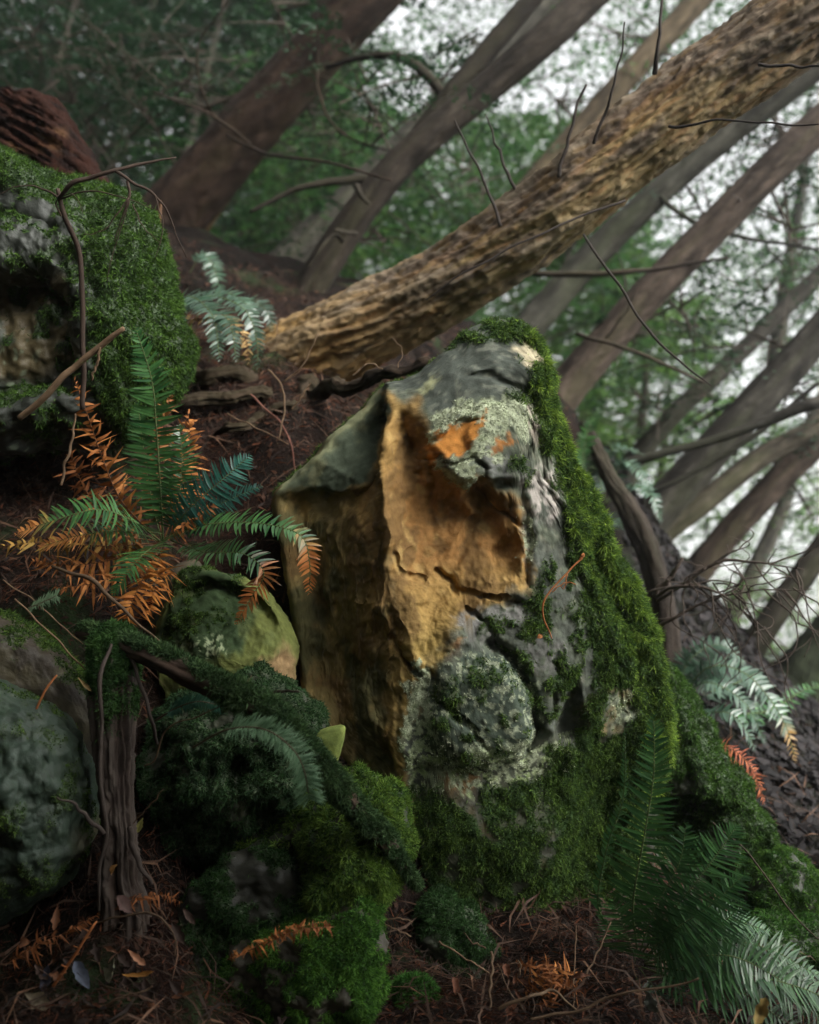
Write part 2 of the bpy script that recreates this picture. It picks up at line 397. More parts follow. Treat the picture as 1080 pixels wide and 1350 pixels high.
n1 = fbm(V*14, 5); n2 = fbm(V*45+3, 4); n3 = fbm(V*120+7, 3)
xr = np.interp(wv, [p[1] for p in RID], [p[0] for p in RID])
c = np.tile(C3(.10, .115, .082), (len(V), 1))
c = lay(c, sst(n1, -.1, .5), C3(.05, .062, .042)); c = lay(c, sst(n2, .15, .6), C3(.16, .165, .12))
och = np.maximum(sst(psd(wu, wv, CAV), -14, 6), sst(xr-wu, -12, 10))
c = lay(c, och, C3(.27, .165, .055))
c = lay(c, och*sst(psd(wu, wv, [(540,560),(600,620),(690,650),(700,740),(620,760),(520,760),(505,640)]), -20, 40), C3(.29, .15, .05))
c = lay(c, och*sst(wv, 760, 880)*sst(wu, 500, 560), C3(.38, .265, .085))
c = lay(c, och*sst(xr-wu, 10, 70), C3(.16, .12, .047))
c = lay(c, och*sst(fbm(V*9+5, 4), .0, .4), C3(.13, .078, .03), .75)
c = lay(c, och*sst(fbm(V*20+15, 4), .3, .7), C3(.40, .27, .10), .6)
c = lay(c, och*sst(fbm(V*6+25, 4), .1, .5)*sst(xr-wu, -30, 40), C3(.055, .056, .024), .85)
# orange window in the lip
c = lay(c, sst(psd(fu, fv, [(562,585),(575,565),(600,555),(640,540),(650,556),(632,570),(622,600),(585,603),(565,612)]), -3, 5), C3(.52, .22, .05))
c = lay(c, sst(psd(fu, fv, [(652,580),(672,570),(678,580),(660,596),(650,598)]), -3, 4), C3(.36, .16, .05))
c = lay(c, sst(psd(fu, fv, [(580,1025),(610,1010),(640,1020),(625,1045),(635,1075),(655,1110),(650,1120),(630,1090),(585,1060)]), -6, 6), C3(.27, .155, .06))
c = lay(c, sst(psd(fu, fv, [(720,1120),(735,1090),(733,1140),(715,1165),(705,1160)]), -4, 6), C3(.24, .165, .065))
c = lay(c, sst(psd(fu, fv, [(583,880),(600,850),(612,840),(605,880),(590,895)]), -4, 5), C3(.26, .13, .05))
# dark slate-green shelf and crown
shelf = sst(psd(wu, wv, [(345,655),(380,620),(470,525),(505,490),(506,560),(495,625),(470,645),(420,655),(395,640)]), -5, 5)
c = lay(c, shelf, C3(.062, .078, .052)); c = lay(c, shelf*sst(n1, .1, .6), C3(.13, .135, .075))
c = lay(c, shelf*np.exp(-(segd(wu, wv, [(362,640),(420,580),(470,530),(500,500)])/9)**2), C3(.30, .31, .17), .9)
crown = sst(psd(wu, wv, [(500,495),(600,440),(650,400),(720,420),(720,505),(690,520),(640,520),(590,550),(560,520)]), -6, 6)
c = lay(c, crown, C3(.065, .075, .062)); c = lay(c, crown*sst(n2, .1, .6), C3(.13, .14, .11))
c = lay(c, sst(psd(fu, fv, [(560,500),(575,488),(572,512),(556,515)]), -4, 6), C3(.30, .31, .17))
grey = sst(psd(wu, wv, [(560,900),(600,840),(660,800),(720,690),(700,640),(640,640),(700,600),(740,600),(860,900),(870,1080),(780,1250),(560,1250),(530,1000)]), -6, 8)*(1-sst(psd(wu, wv, CAV), -4, 6))
c = lay(c, grey*sst(psd(wu, wv, [(540,1030),(620,1040),(760,960),(900,1000),(880,1300),(540,1300)]), -10, 20), C3(.05, .052, .034), .85)
c = lay(c, grey*sst(n1, -.3, .3), C3(.085, .092, .078), .7)
for pl, cc in (([(690,640),(720,610),(748,625),(752,660),(735,690),(705,685)], C3(.42, .38, .34)), ([(640,585),(680,600),(672,630),(640,625)], C3(.19, .195, .18)), ([(600,815),(640,800),(690,800),(700,812),(660,835),(650,860),(615,845)], C3(.22, .215, .20)),
               ([(692,668),(712,690),(712,760),(700,765)], C3(.20, .21, .18)), ([(690,830),(760,850),(750,900),(700,890)], C3(.15, .15, .135)), ([(700,520),(720,540),(715,580),(700,585)], C3(.27, .22, .18))):
    c = lay(c, sst(psd(fu, fv, pl), -7, 9)*sst(n2, -.6, .2), cc, .95)
# lichen crusts
LI = C3(.40, .44, .30)
m1 = np.maximum(sst(psd(fu, fv, [(570,545),(605,528),(660,520),(690,515),(705,545),(698,580),(672,560),(640,600),(612,605),(630,575),(640,545),(585,570),(567,580)]), -3, 3), sst(psd(fu, fv, [(572,607),(618,604),(632,618),(628,640),(612,645),(596,638)]), -2, 3))
m1 = np.maximum(m1, sst(psd(fu, fv, [(650,590),(668,598),(664,612),(645,606)]), -2, 3))
li = m1*sst(n2+.3*n3, -.75, -.25)
spk = sst(fbm(V*75+2, 3)+.3*n1, .28, .42)
r_k = np.hypot(wu-KN[0], wv-KN[1])
c = lay(c, sst(100-r_k, 0, 25)*sst(wu, 545, 575), C3(.055, .075, .055), .85)
zone = np.maximum.reduce([sst(105-r_k, 0, 40)*.62, sst(psd(wu, wv, [(528,990),(540,880),(562,870),(575,930),(560,1040),(540,1050)]), -6, 8)*1.3, sst(psd(wu, wv, [(530,980),(600,1000),(700,995),(760,985),(765,1030),(640,1045),(540,1060)]), -10, 10)*1.25,
                          np.exp(-(segd(u, v, [(697,672),(702,700),(700,735)])/9)**2), sst(psd(wu, wv, [(690,990),(700,950),(705,990),(650,1012)]), -12, 8)])
li = np.maximum(li, np.clip(zone, 0, 1.2)*sst(fbm(V*60+2, 4)+.5*zone-.25, .22, .36))
li = np.maximum(li, sst(psd(fu, fv, [(545,900),(556,875),(566,880),(570,905),(552,930),(545,960),(530,990),(532,950)]), -3, 5))
li = np.maximum(li, sst(psd(fu, fv, [(815,930),(845,925),(850,960),(825,970)]), -6, 6)*sst(n2, -.4, .1))
li = np.maximum(li, sst(psd(fu, fv, [(620,985),(690,975),(706,985),(690,1003),(650,1012),(625,1005)]), -4, 5)*sst(n2, -.5, 0))
c = lay(c, li, LI*(1+.25*n2[:, None])); c = lay(c, li*sst(n2, .25, .6), C3(.30, .35, .21), .8)
c = lay(c, li*sst(wv, 960, 1010)*sst(n1, -.2, .4), C3(.30, .40, .14), .7)
bei = sst(psd(fu, fv, [(682,447),(705,440),(728,468),(728,478),(700,475),(686,462)]), -4, 5); c = lay(c, bei, C3(.42, .37, .25))
ocl = sst(psd(fu, fv, [(770,950),(820,900),(850,930),(830,1000),(800,990)]), -8, 8)*sst(n1, -.2, .3); c = lay(c, ocl, C3(.21, .155, .07), .8)
# moss cover
xe = np.interp(wv, [400, 520, 640, 700, 760, 850, 900, 1000, 1250], [690, 708, 744, 752, 778, 822, 846, 870, 850])
ms = sst(wu-xe, -14, 14)
ms = np.maximum(ms, sst(psd(wu, wv, [(590,455),(640,405),(720,405),(745,480),(715,470),(690,445),(650,440)]), -6, 8)*sst(n1, -.5, .0))
ms = np.maximum(ms, sst(psd(wu, wv, [(668,505),(690,510),(704,528),(690,530)]), -6, 6)*.9); ms = np.maximum(ms, sst(psd(wu, wv, [(672,605),(700,600),(700,628),(680,625)]), -6, 6)*.9)
low = sst(psd(wu, wv, [(545,1045),(600,1050),(700,1035),(770,990),(800,880),(760,800),(780,780),(880,900),(900,1060),(840,1250),(590,1260),(548,1120)]), -10, 18)
ms = np.maximum(ms, sst(psd(wu, wv, [(725,1000),(800,960),(900,1000),(880,1300),(640,1310),(720,1150)]), -8, 14))
li = li  # lichen stays above the moss line
ms = np.maximum(ms, .8*sst(psd(wu, wv, [(640,830),(700,790),(760,820),(760,960),(715,950),(700,880)]), -8, 10)*sst(fbm(V*22+3, 4), .0, .3))
ms = np.maximum(ms, low*sst(n1+.45*n2, -.6, -.05))
ms = np.maximum(ms, sst(psd(wu, wv, [(700,780),(760,700),(800,760),(850,880),(860,960),(800,980),(740,950),(745,870),(700,830)]), -8, 12)*sst(fbm(V*[20, 20, 9]+8, 4)+.3*n2, -.05, .25))
ms = np.maximum(ms, sst(80-r_k, 0, 40)*sst(fbm(V*16+4, 4), .02, .2)*sst(wv, 880, 950))
ms = np.maximum(ms, sst(psd(wu, wv, [(575,900),(640,865),(690,900),(660,890),(590,915)]), -5, 5)*sst(n2, -.3, .1)*.6)
ms = np.maximum(ms, sst(psd(wu, wv, [(535,1040),(560,1050),(570,1180),(552,1150)]), -5, 5)*sst(n2, -.2, .2))
for pl in ([(580,1025),(640,1015),(635,1075),(658,1112),(645,1122),(628,1085),(585,1055)], [(720,1120),(738,1085),(733,1140),(715,1165),(705,1160)], [(810,915),(850,915),(855,965),(800,1000)], [(725,960),(765,905),(780,960),(765,995),(735,995)], [(690,440),(710,440),(728,475),(700,478),(682,460)]):
    ms = ms*(1-sst(psd(fu, fv, pl), -4, 5)*.95)
ms = np.where(B['front'], ms, sst(N[:, 2], .0, .5))
c = lay(c, ms, C3(.03, .06, .016), .92)
V = V+N*(ms*(.004+.008*fbm(V*24+1, 4)+.003*fbm(V*70, 2)))[:, None]
bo = empty('boulder', (V[:, 0].mean(), V[:, 1].mean(), V[:, 2].min()), 'large upright sandstone boulder with ochre hollow, pale lichen and mossy right flank', 'boulder')
rk = mk('stone', V, B['F'], M_rock, bo, c)
edge_l = sst(wu-xe, -5, 25)
bl = blades(V, B['F'], ms, 230000, .009, .0026, .55, seed=1)
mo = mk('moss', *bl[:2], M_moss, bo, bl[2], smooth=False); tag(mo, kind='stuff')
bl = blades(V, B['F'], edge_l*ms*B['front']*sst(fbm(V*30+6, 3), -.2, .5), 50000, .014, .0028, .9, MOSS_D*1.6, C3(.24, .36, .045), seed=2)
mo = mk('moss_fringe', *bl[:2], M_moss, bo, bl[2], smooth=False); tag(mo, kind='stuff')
# lichen as a thin raised crust of flakes
cr = blades(V, B['F'], np.clip(li*B['front'], 0, 1), 16000, .003, .004, .1, LI*.85, LI*1.1, seed=3, out=.35, jit=1.0)
mo = mk('lichen', *cr[:2], M_rock, bo, cr[2], smooth=False); tag(mo, kind='stuff')

# ------------------------------------------------------------------ the other stones
def stone(name, label, outline, D0, colfn, mossfn=None, nm=0, cat='rock', mat=None, moss_ln=.011, mc=(MOSS_D, MOSS_L), down=.5, group=None, **kw):
    kw['Ns'] = int(kw.get('Ns', 120)*.8); kw['Nt'] = int(kw.get('Nt', 240)*.42)*2
    r = rock(outline, D0, **kw); V = r['V']; u, v = r['u'], r['v']; N = r['N']
    n1 = fbm(V*13+kw.get('seed', 0), 4); n2 = fbm(V*42+kw.get('seed', 0), 4)
    c = colfn(u, v, V, N, n1, n2)
    m = None
    if mossfn is not None:
        m = np.clip(mossfn(u, v, V, N, n1, n2), 0, 1); c = lay(c, m, C3(.028, .055, .015), .92)
        V = V+N*(m*(.003+.009*fbm(V*24+3, 4)+.004*fbm(V*70, 2)))[:, None]
    e = empty(name, (V[:, 0].mean(), V[:, 1].mean(), V[:, 2].min()), label, cat, group)
    mk('stone', V, r['F'], mat or M_rock, e, c)
    if m is not None and nm:
        b = blades(V, r['F'], m, int(nm*1.15), moss_ln*.78, .0026, down, mc[0], mc[1], seed=kw.get('seed', 0)+20)
        tag(mk('moss', *b[:2], M_moss, e, b[2], smooth=False), kind='stuff')
    return e
def flat(a, b, k=.5):
    return lambda u, v, V, N, n1, n2: lay(np.tile(a, (len(V), 1)), sst(n1+.4*n2, -.3, k), b)

def c_ul(u, v, V, N, n1, n2):
    c = np.tile(C3(.026, .03, .024), (len(V), 1)); wu, wv = wobble(u, v, 12, 40, 2)
    c = lay(c, sst(psd(wu, wv, [(-60,390),(40,360),(95,380),(110,470),(40,500),(-60,500)]), -15, 15), C3(.07, .055, .025))
    c = lay(c, sst(n1, .1, .5), C3(.042, .05, .036)); return lay(c, sst(n2, .35, .5)*sst(v, 420, 450)*sst(60-u, 0, 40), C3(.2, .25, .17), .6)
def m_ul(u, v, V, N, n1, n2):
    wu, wv = wobble(u, v, 16, 40, 4); yt = np.interp(wu, [-120, 0, 60, 110, 160, 200], [150, 190, 212, 238, 258, 285])
    m = np.maximum(sst(52-(wv-yt)+20*n1, -12, 20), sst(wu, 118, 150)); m = np.maximum(m, sst(wu, 85, 140)*sst(430-wv, 0, 60)*.9)
    m = np.maximum(m, .6*sst(n1+.4*n2, .25, .5)); m = m*(1-.92*sst(psd(wu, wv, [(-100,255),(30,255),(110,300),(112,380),(120,540),(-100,560)]), -10, 14)*sst(.35-n1, -.2, .2)); return np.maximum(m, sst(N[:, 2], .45, .7))
stone('mossy_boulder', 'moss-capped dark boulder with a thin twig arching over it, in front of the broken log', [(-120,140),(0,186),(60,207),(112,232),(162,252),(194,278),(206,330),(209,400),(224,448),(218,505),(150,560),(60,580),(-120,580)], 2.62, c_ul, m_ul, 95000, cat='boulder', mat=M_wet,
      ctr=(60, 380), edge=80, p=2.6, back=200, Ns=150, Nt=300, h=lambda u, v: 30*sst(v, 250, 330)-55*sst(psd(u, v, [(-60,370),(60,345),(115,400),(100,520),(-60,540)]), -8, 25)-18*np.exp(-(segd(u, v, [(-40,275),(30,285),(80,310)])/8)**2)+12*np.exp(-(segd(u, v, [(-40,450),(40,440)])/30)**2), amp=(15, 7), nsc=(6, 18), seed=2,
      mc=(C3(.018, .045, .009), C3(.075, .15, .02)), down=.6, moss_ln=.014)

def c_r3(u, v, V, N, n1, n2):
    wu, wv = wobble(u, v, 8, 25, 3)
    c = np.tile(C3(.11, .125, .035), (len(V), 1)); c = lay(c, sst(psd(wu, wv, [(315,905),(345,875),(372,850),(386,870),(384,940),(330,940)]), -6, 8), C3(.25, .165, .08))
    c = lay(c, sst(psd(wu, wv, [(195,845),(235,750),(300,750),(330,800),(320,860),(250,880)]), -6, 8), C3(.03, .05, .02))
    sp = sst(psd(wu, wv, [(225,850),(290,838),(300,862),(232,872)]), -8, 5)*sst(fbm(V*80, 3), .1, .25); c = lay(c, sp, C3(.25, .29, .17))
    return lay(c, sst(n1, .1, .6), C3(.09, .11, .04), .6)
stone('stone_block', 'green and tan angular stone under the drooping fern fronds, beside the big boulder', [(205,800),(235,757),(290,760),(345,788),(374,828),(385,860),(383,910),(374,950),(330,1000),(250,1000),(200,920),(195,840)], 2.48, c_r3, lambda u, v, V, N, n1, n2: sst(psd(*wobble(u, v, 10, 30, 5), [(200,850),(235,750),(310,765),(325,815),(290,830),(230,845)]), -6, 10)*sst(n1+n2, .1, .5)*.6, 6000,
      ctr=(290, 870), edge=45, p=3, back=120, Ns=110, Nt=220, h=lambda u, v: np.minimum(np.minimum(25-(872-v)*.8-(u-300)*.12, 24-(u-352)*1.3*(u > 352)), 22-(318-u)*.22-np.maximum(255-u, 0)*.5)+9*np.exp(-(segd(u, v, [(345,880),(375,855)])/8)**2)-8*np.exp(-(segd(u, v, [(205,850),(240,820),(250,880)])/6)**2), amp=(7, 4, 1.5), nsc=(8, 22, 60), seed=3, moss_ln=.008)
stone('stone_block', 'dark brown stone wedged behind the green and tan stone, below the ferns', [(195,800),(215,755),(250,742),(262,790),(250,850),(215,870),(190,850)], 2.6, flat(C3(.07, .055, .035), C3(.045, .05, .03)), ctr=(225, 805), edge=40, p=2.6, back=70, Ns=50, Nt=110, amp=(5, 2), nsc=(9, 30), seed=4)
stone('pointed_stone', 'small smooth yellow-green pointed stone at the foot of the big boulder', [(408,985),(418,968),(440,961),(453,960),(455,968),(450,990),(442,1012),(432,1030),(410,1020)], 2.34, flat(C3(.20, .24, .06), C3(.15, .19, .05)), ctr=(430, 990), edge=14, p=3, back=40, Ns=50, Nt=110, h=lambda u, v: -(455-u)*.15, amp=(.8, .4), nsc=(20, 50), seed=5)
stone('mossy_rock', 'dark moss-covered rock under the mossy fallen branch, conifer sprig hanging over it', [(180,1000),(198,950),(240,915),(320,898),(385,928),(420,975),(424,1040),(405,1090),(380,1130),(320,1180),(250,1205),(196,1190),(178,1090)], 2.28, flat(C3(.05, .055, .035), C3(.10, .085, .045)), lambda u, v, V, N, n1, n2: sst(n1+.4*n2, -.75, -.2)*(1-.9*sst(psd(*wobble(u, v, 6, 20), [(300,1055),(330,1045),(325,1075),(305,1080)]), -3, 5)), 70000, mat=M_wet,
      ctr=(300, 1020), edge=80, p=2.3, back=130, Ns=110, Nt=220, h=lambda u, v: 20-.5*np.maximum(v-1040, 0), amp=(17, 8), nsc=(7, 20), seed=6, mc=(C3(.02, .05, .02), C3(.05, .11, .035)))
stone('mossy_rock', 'bright green rounded moss cushion rock leaning against the foot of the big boulder', [(300,1170),(318,1125),(360,1095),(410,1075),(450,1050),(485,1045),(518,1070),(540,1108),(543,1145),(520,1185),(480,1215),(420,1225),(340,1225)], 2.22, flat(C3(.035, .04, .025), C3(.06, .06, .035)), lambda u, v, V, N, n1, n2: sst(n1+.4*n2+sst(u, 380, 450)*.45, -.25, .15), 90000, mat=M_wet,
      ctr=(440, 1140), edge=75, p=2.2, back=110, Ns=110, Nt=220, h=lambda u, v: 38*sst(u, 390, 450)-25*sst(psd(u, v, [(330,1130),(400,1110),(420,1160),(360,1200)]), -5, 25), amp=(17, 8), nsc=(7, 20), seed=7, mc=(C3(.03, .075, .014), C3(.16, .26, .038)), moss_ln=.014)
stone('mossy_rock', 'flat-sided rock with thick bright moss and orange needles on its upper edge', [(262,1370),(275,1310),(300,1265),(350,1240),(420,1218),(472,1208),(500,1222),(498,1290),(492,1360),(470,1420),(330,1430),(270,1420)], 2.1, flat(C3(.05, .045, .03), C3(.10, .085, .05)), lambda u, v, V, N, n1, n2: sst(n1+.4*n2+sst(u, 350, 440)*.45-.2, -.25, .15), 90000, mat=M_wet,
      ctr=(400, 1320), edge=60, p=2.6, back=110, Ns=110, Nt=220, h=lambda u, v: 25*sst(u, 330, 420), amp=(18, 8), nsc=(7, 20), seed=8, mc=(C3(.028, .085, .015), C3(.12, .27, .035)), moss_ln=.013)
stone('mossy_rock', 'dark half-buried rock with thin moss between the root post and the flat-sided mossy rock', [(212,1260),(240,1195),(300,1160),(360,1150),(400,1185),(380,1260),(330,1340),(250,1400),(205,1370)], 2.16, flat(C3(.022, .022, .015), C3(.05, .042, .026)), lambda u, v, V, N, n1, n2: sst(n1+.4*n2, -.2, .2), 30000, mat=M_wet,
      ctr=(300, 1260), edge=55, p=2.4, back=90, Ns=80, Nt=170, amp=(15, 8), nsc=(7, 20), seed=17, mc=(C3(.014, .04, .012), C3(.045, .11, .025)))
stone('mossy_rock', 'small round moss cushion rising from the twig litter', [(516,1345),(524,1318),(548,1302),(572,1315),(580,1345),(578,1390),(520,1395)], 2.16, flat(C3(.04, .045, .03), C3(.06, .06, .03)), lambda u, v, V, N, n1, n2: np.ones(len(u)), 16000, ctr=(548, 1350), edge=30, p=2.1, back=40, Ns=40, Nt=90, amp=(3, 1.5), nsc=(14, 40), seed=9, mc=(C3(.025, .085, .015), C3(.07, .19, .03)))
def c_r9(u, v, V, N, n1, n2):
    c = np.tile(C3(.03, .048, .032), (len(V), 1)); c = lay(c, sst(n1+.5*n2, -.1, .5), C3(.07, .09, .066)); c = lay(c, sst(n2, .2, .5), C3(.022, .036, .02)); c = lay(c, sst(fbm(V*20+4, 4), .2, .5), C3(.03, .05, .03)); return lay(c, sst(u, 85, 110)*sst(v, 1080, 1120), C3(.11, .09, .05), .7)
stone('mossy_boulder', 'smooth slate-green boulder beside the rotten root post', [(-90,890),(0,918),(50,942),(88,985),(106,1045),(112,1108),(96,1150),(60,1188),(0,1222),(-90,1250)], 2.12, c_r9, lambda u, v, V, N, n1, n2: .5*sst(n1+.4*n2, .1, .5), 12000, cat='boulder', mat=M_wet, ctr=(10, 1070), edge=55, p=3, back=120, Ns=110, Nt=220,
      h=lambda u, v: np.minimum(np.minimum(30-(1000-v)*.6, 24-(u-60)*.5), 20+(1120-v)*.25)+8*sst(v, 1110, 1125)+7*ridged(np.column_stack([u/55, v/80, u*0]), 3), amp=(8, 5, 2), nsc=(7, 20, 60), seed=10, moss_ln=.006)
stone('stone_slab', 'dark brown slab sloping above the slate-green boulder, strewn with needles', [(-90,790),(0,824),(60,868),(112,928),(136,990),(128,1050),(90,1010),(40,960),(-90,920)], 2.26, flat(C3(.04, .032, .022), C3(.065, .055, .03)), lambda u, v, V, N, n1, n2: sst(N[:, 2], .2, .6)*sst(n1, -.2, .3)*.7, 9000, ctr=(20, 890), edge=40, p=2.5, back=110, Ns=70, Nt=150, amp=(6, 3), nsc=(7, 25), seed=11, mat=M_wet)
stone('mossy_boulder', 'long mossy slab sloping down behind the big boulder towards the rust-red frond', [(868,935),(892,898),(912,912),(942,962),(976,1010),(1010,1058),(1042,1098),(1046,1128),(1010,1150),(1000,1210),(930,1260),(860,1230),(845,1100)], 2.78, flat(C3(.035, .04, .025), C3(.06, .06, .035)), lambda u, v, V, N, n1, n2: np.maximum(sst(n1+.4*n2, -.35, .1), sst(70-segd(u, v, [(900,900),(1042,1110)]), 0, 30)), 90000, cat='boulder', mat=M_wet,
      ctr=(930, 1090), edge=80, p=2.4, back=150, Ns=110, Nt=220, h=lambda u, v: -50*sst(psd(u, v, [(860,1060),(940,1050),(960,1110),(900,1160),(860,1150)]), -5, 30)+14*np.exp(-(segd(u, v, [(930,1040),(990,1050),(1030,1110)])/16)**2), amp=(18, 8), nsc=(6, 18), seed=12, mc=(C3(.018, .05, .010), C3(.075, .155, .022)), moss_ln=.013)
stone('mossy_rock', 'mossy stone below the long mossy slab, with a thin twig lying across it', [(985,1215),(1000,1165),(1040,1138),(1085,1150),(1112,1200),(1085,1262),(1015,1280)], 2.68, flat(C3(.035, .04, .025), C3(.07, .065, .04)), lambda u, v, V, N, n1, n2: sst(n1+.4*n2+N[:, 2]*.5, -.3, .1), 32000, mat=M_wet, ctr=(1045, 1210), edge=55, p=2.3, back=80, Ns=60, Nt=130, amp=(8, 4), nsc=(8, 24), seed=13, mc=(C3(.022, .075, .012), C3(.09, .18, .025)))
stone('mossy_rock', 'mossy rock behind the tips of the glossy fern', [(930,1330),(950,1270),(1000,1248),(1080,1240),(1150,1280),(1150,1420),(940,1430)], 2.5, flat(C3(.035, .04, .025), C3(.07, .065, .04)), lambda u, v, V, N, n1, n2: sst(n1+.4*n2+N[:, 2]*.5, -.4, .1), 40000, mat=M_wet, ctr=(1050, 1340), edge=60, p=2.3, back=110, Ns=60, Nt=130, amp=(10, 4), nsc=(7, 24), seed=14, mc=(C3(.022, .075, .012), C3(.07, .17, .022)))
stone('mossy_rock', 'low mossy stone in the litter at the very foot of the big boulder', [(545,1235),(575,1205),(625,1225),(660,1265),(640,1310),(580,1310),(545,1280)], 2.4, flat(C3(.035, .04, .025), C3(.07, .065, .04)), lambda u, v, V, N, n1, n2: sst(n1+.4*n2+N[:, 2]*.5, -.4, .1), 20000, mat=M_wet, ctr=(600, 1260), edge=40, p=2.3, back=60, Ns=50, Nt=110, amp=(17, 8), nsc=(8, 20), seed=15, mc=(C3(.02, .05, .016), C3(.045, .11, .025)))

# broken log, upper left
def c_log(u, v, V, N, n1, n2):
    c = np.tile(C3(.028, .010, .006), (len(V), 1)); q = np.column_stack([(u+v*.3)/60, (v-u*.55)/9, np.zeros(len(u))]); s = fbm(q, 4)
    c = lay(c, sst(s, 0, .5), C3(.010, .005, .004)); return lay(c, sst(psd(*wobble(u, v, 10, 25, 3), [(10,190),(40,160),(85,165),(80,200),(40,210)]), -6, 10)*sst(s, -.3, .2), C3(.09, .045, .02))
lg = rock([(-140,70),(-40,92),(25,104),(58,122),(85,150),(108,190),(128,232),(100,280),(0,270),(-140,240)], 3.5, ctr=(10, 180), edge=60, p=2.4, back=110, Ns=90, Nt=180, h=lambda u, v: 10*ridged(np.column_stack([(u+v*.3)/90, (v-u*.55)/16, np.zeros(len(u))]), 3), amp=(7, 4), nsc=(6, 18), seed=16)
o = mk('broken_log', lg['V'], lg['F'], M_soil, None, c_log(lg['u'], lg['v'], lg['V'], lg['N'], fbm(lg['V']*13, 3), 0)); tag(o, 'reddish-brown broken log end behind the moss-capped boulder', 'log')

# ------------------------------------------------------------------ trees
BK_RED, BK_GREY, BK_OCH = C3(.105, .062, .045), C3(.115, .10, .082), C3(.26, .155, .06)
def bark_cols(V, uv, base, kind=0):
    q = uv*[3.2, 12, 12]; n = fbm(q+3, 4); n2 = fbm(uv*[10, 30, 30], 3)
    base = base*[.42, .45, .44]; c = np.tile(base, (len(V), 1)); c = lay(c, sst(n, -.1, .6), base*.45); c = lay(c, sst(fbm(uv*[1.5, 5, 5]+8, 3), .1, .6), base*[1.0, 1.15, .85]*1.3, .6); return lay(c, sst(n2, .15, .6), base*1.7, .7)  # base darkened on all bark, putting the backlit look into its colour
def leaves(starts, dirs, L, nk=14, nm=7, lf=.028, seed=0, c0=C3(.03, .07, .03), c1=C3(.07, .14, .045), droop=.35):
    """flat drooping sprays: twigs left and right of each branch, small leaf faces left and right of each twig"""
    rg = np.random.default_rng(seed+99); nb = len(starts); L = np.broadcast_to(L, nb)
    up = nrm(np.array([0, 0, 1.0])+rg.normal(size=(nb, 3))*.35); sd = nrm(np.cross(dirs, up))
    t = (np.arange(nk)+rg.random((nb, nk)))/nk; t = t**.8
    pos = starts[:, None]+dirs[:, None]*(L[:, None]*t)[..., None]; pos[..., 2] -= droop*L[:, None]*t**2
    sgn = np.where(np.arange(nk) % 2 == 0, 1.0, -1.0)[None, :, None]
    bd = nrm(dirs[:, None]*.75+sd[:, None]*sgn+rg.normal(size=(nb, nk, 3))*.22)
    bl_ = (L[:, None]*.42*(1.08-t))*(.6+.6*rg.random((nb, nk)))
    s = (np.arange(nm)+.3+.5*rg.random((nb, nk, nm)))/nm
    lp = pos[:, :, None]+bd[:, :, None]*(bl_[..., None]*s)[..., None]; lp[..., 2] -= .3*bl_[..., None]*s**2
    ls = np.where(np.arange(nm) % 2 == 0, 1.0, -1.0)[None, None, :, None]
    pr = nrm(np.cross(bd, up[:, None]))
    ld = nrm(bd[:, :, None]*.8+pr[:, :, None]*ls*.7+rg.normal(size=lp.shape)*.28)
    ln = lf*(.6+.9*rg.random(lp.shape[:3]))[..., None]
    wv_ = nrm(np.cross(ld, up[:, None, None]+rg.normal(size=lp.shape)*.45))*ln*.24
    a, m, b = lp, lp+ld*ln*.5, lp+ld*ln
    VV = np.stack([a*.8+m*.2+wv_*1.1, b, a*.5+m*.5-wv_*1.1], -2).reshape(-1, 3)
    k = (rg.random((nb, 1, 1))*.6+rg.random((nb, nk, 1))*.2+rg.random((nb, nk, nm))*.3)[..., None]
    cc = c0*(1-k)+c1*k; CC = np.repeat(cc.reshape(-1, 3), 3, axis=0)
    FF = np.arange(len(VV)).reshape(-1, 3)
    return VV, FF, CC
def twigs_mesh(starts, ends, r0, droop=.1, sides=4, n=5):
    t = np.linspace(0, 1, n); nb = len(starts)
    p = starts[:, None]+(ends-starts)[:, None]*t[None, :, None]; Ln = np.linalg.norm(ends-starts, axis=1)
    p[..., 2] -= droop*Ln[:, None]*t**2
    T = nrm(ends-starts); A = nrm(np.cross(T, [.2, .5, .83])); Bv = np.cross(T, A); th = np.linspace(0, 2*np.pi, sides, endpoint=False)
    r = (np.broadcast_to(r0, nb)[:, None]*(1-.85*t[None]))
    V = p[:, :, None]+r[:, :, None, None]*(np.cos(th)[None, None, :, None]*A[:, None, None]+np.sin(th)[None, None, :, None]*Bv[:, None, None])
    base = (np.arange(nb)*n*sides)[:, None, None]+(np.arange(n-1)*sides)[None, :, None]; j = np.arange(sides)[None, None]; j2 = (j+1) % sides
    F = np.stack([base+j, base+j2, base+sides+j2, base+sides+j], -1).reshape(-1, 4)
    return V.reshape(-1, 3), F
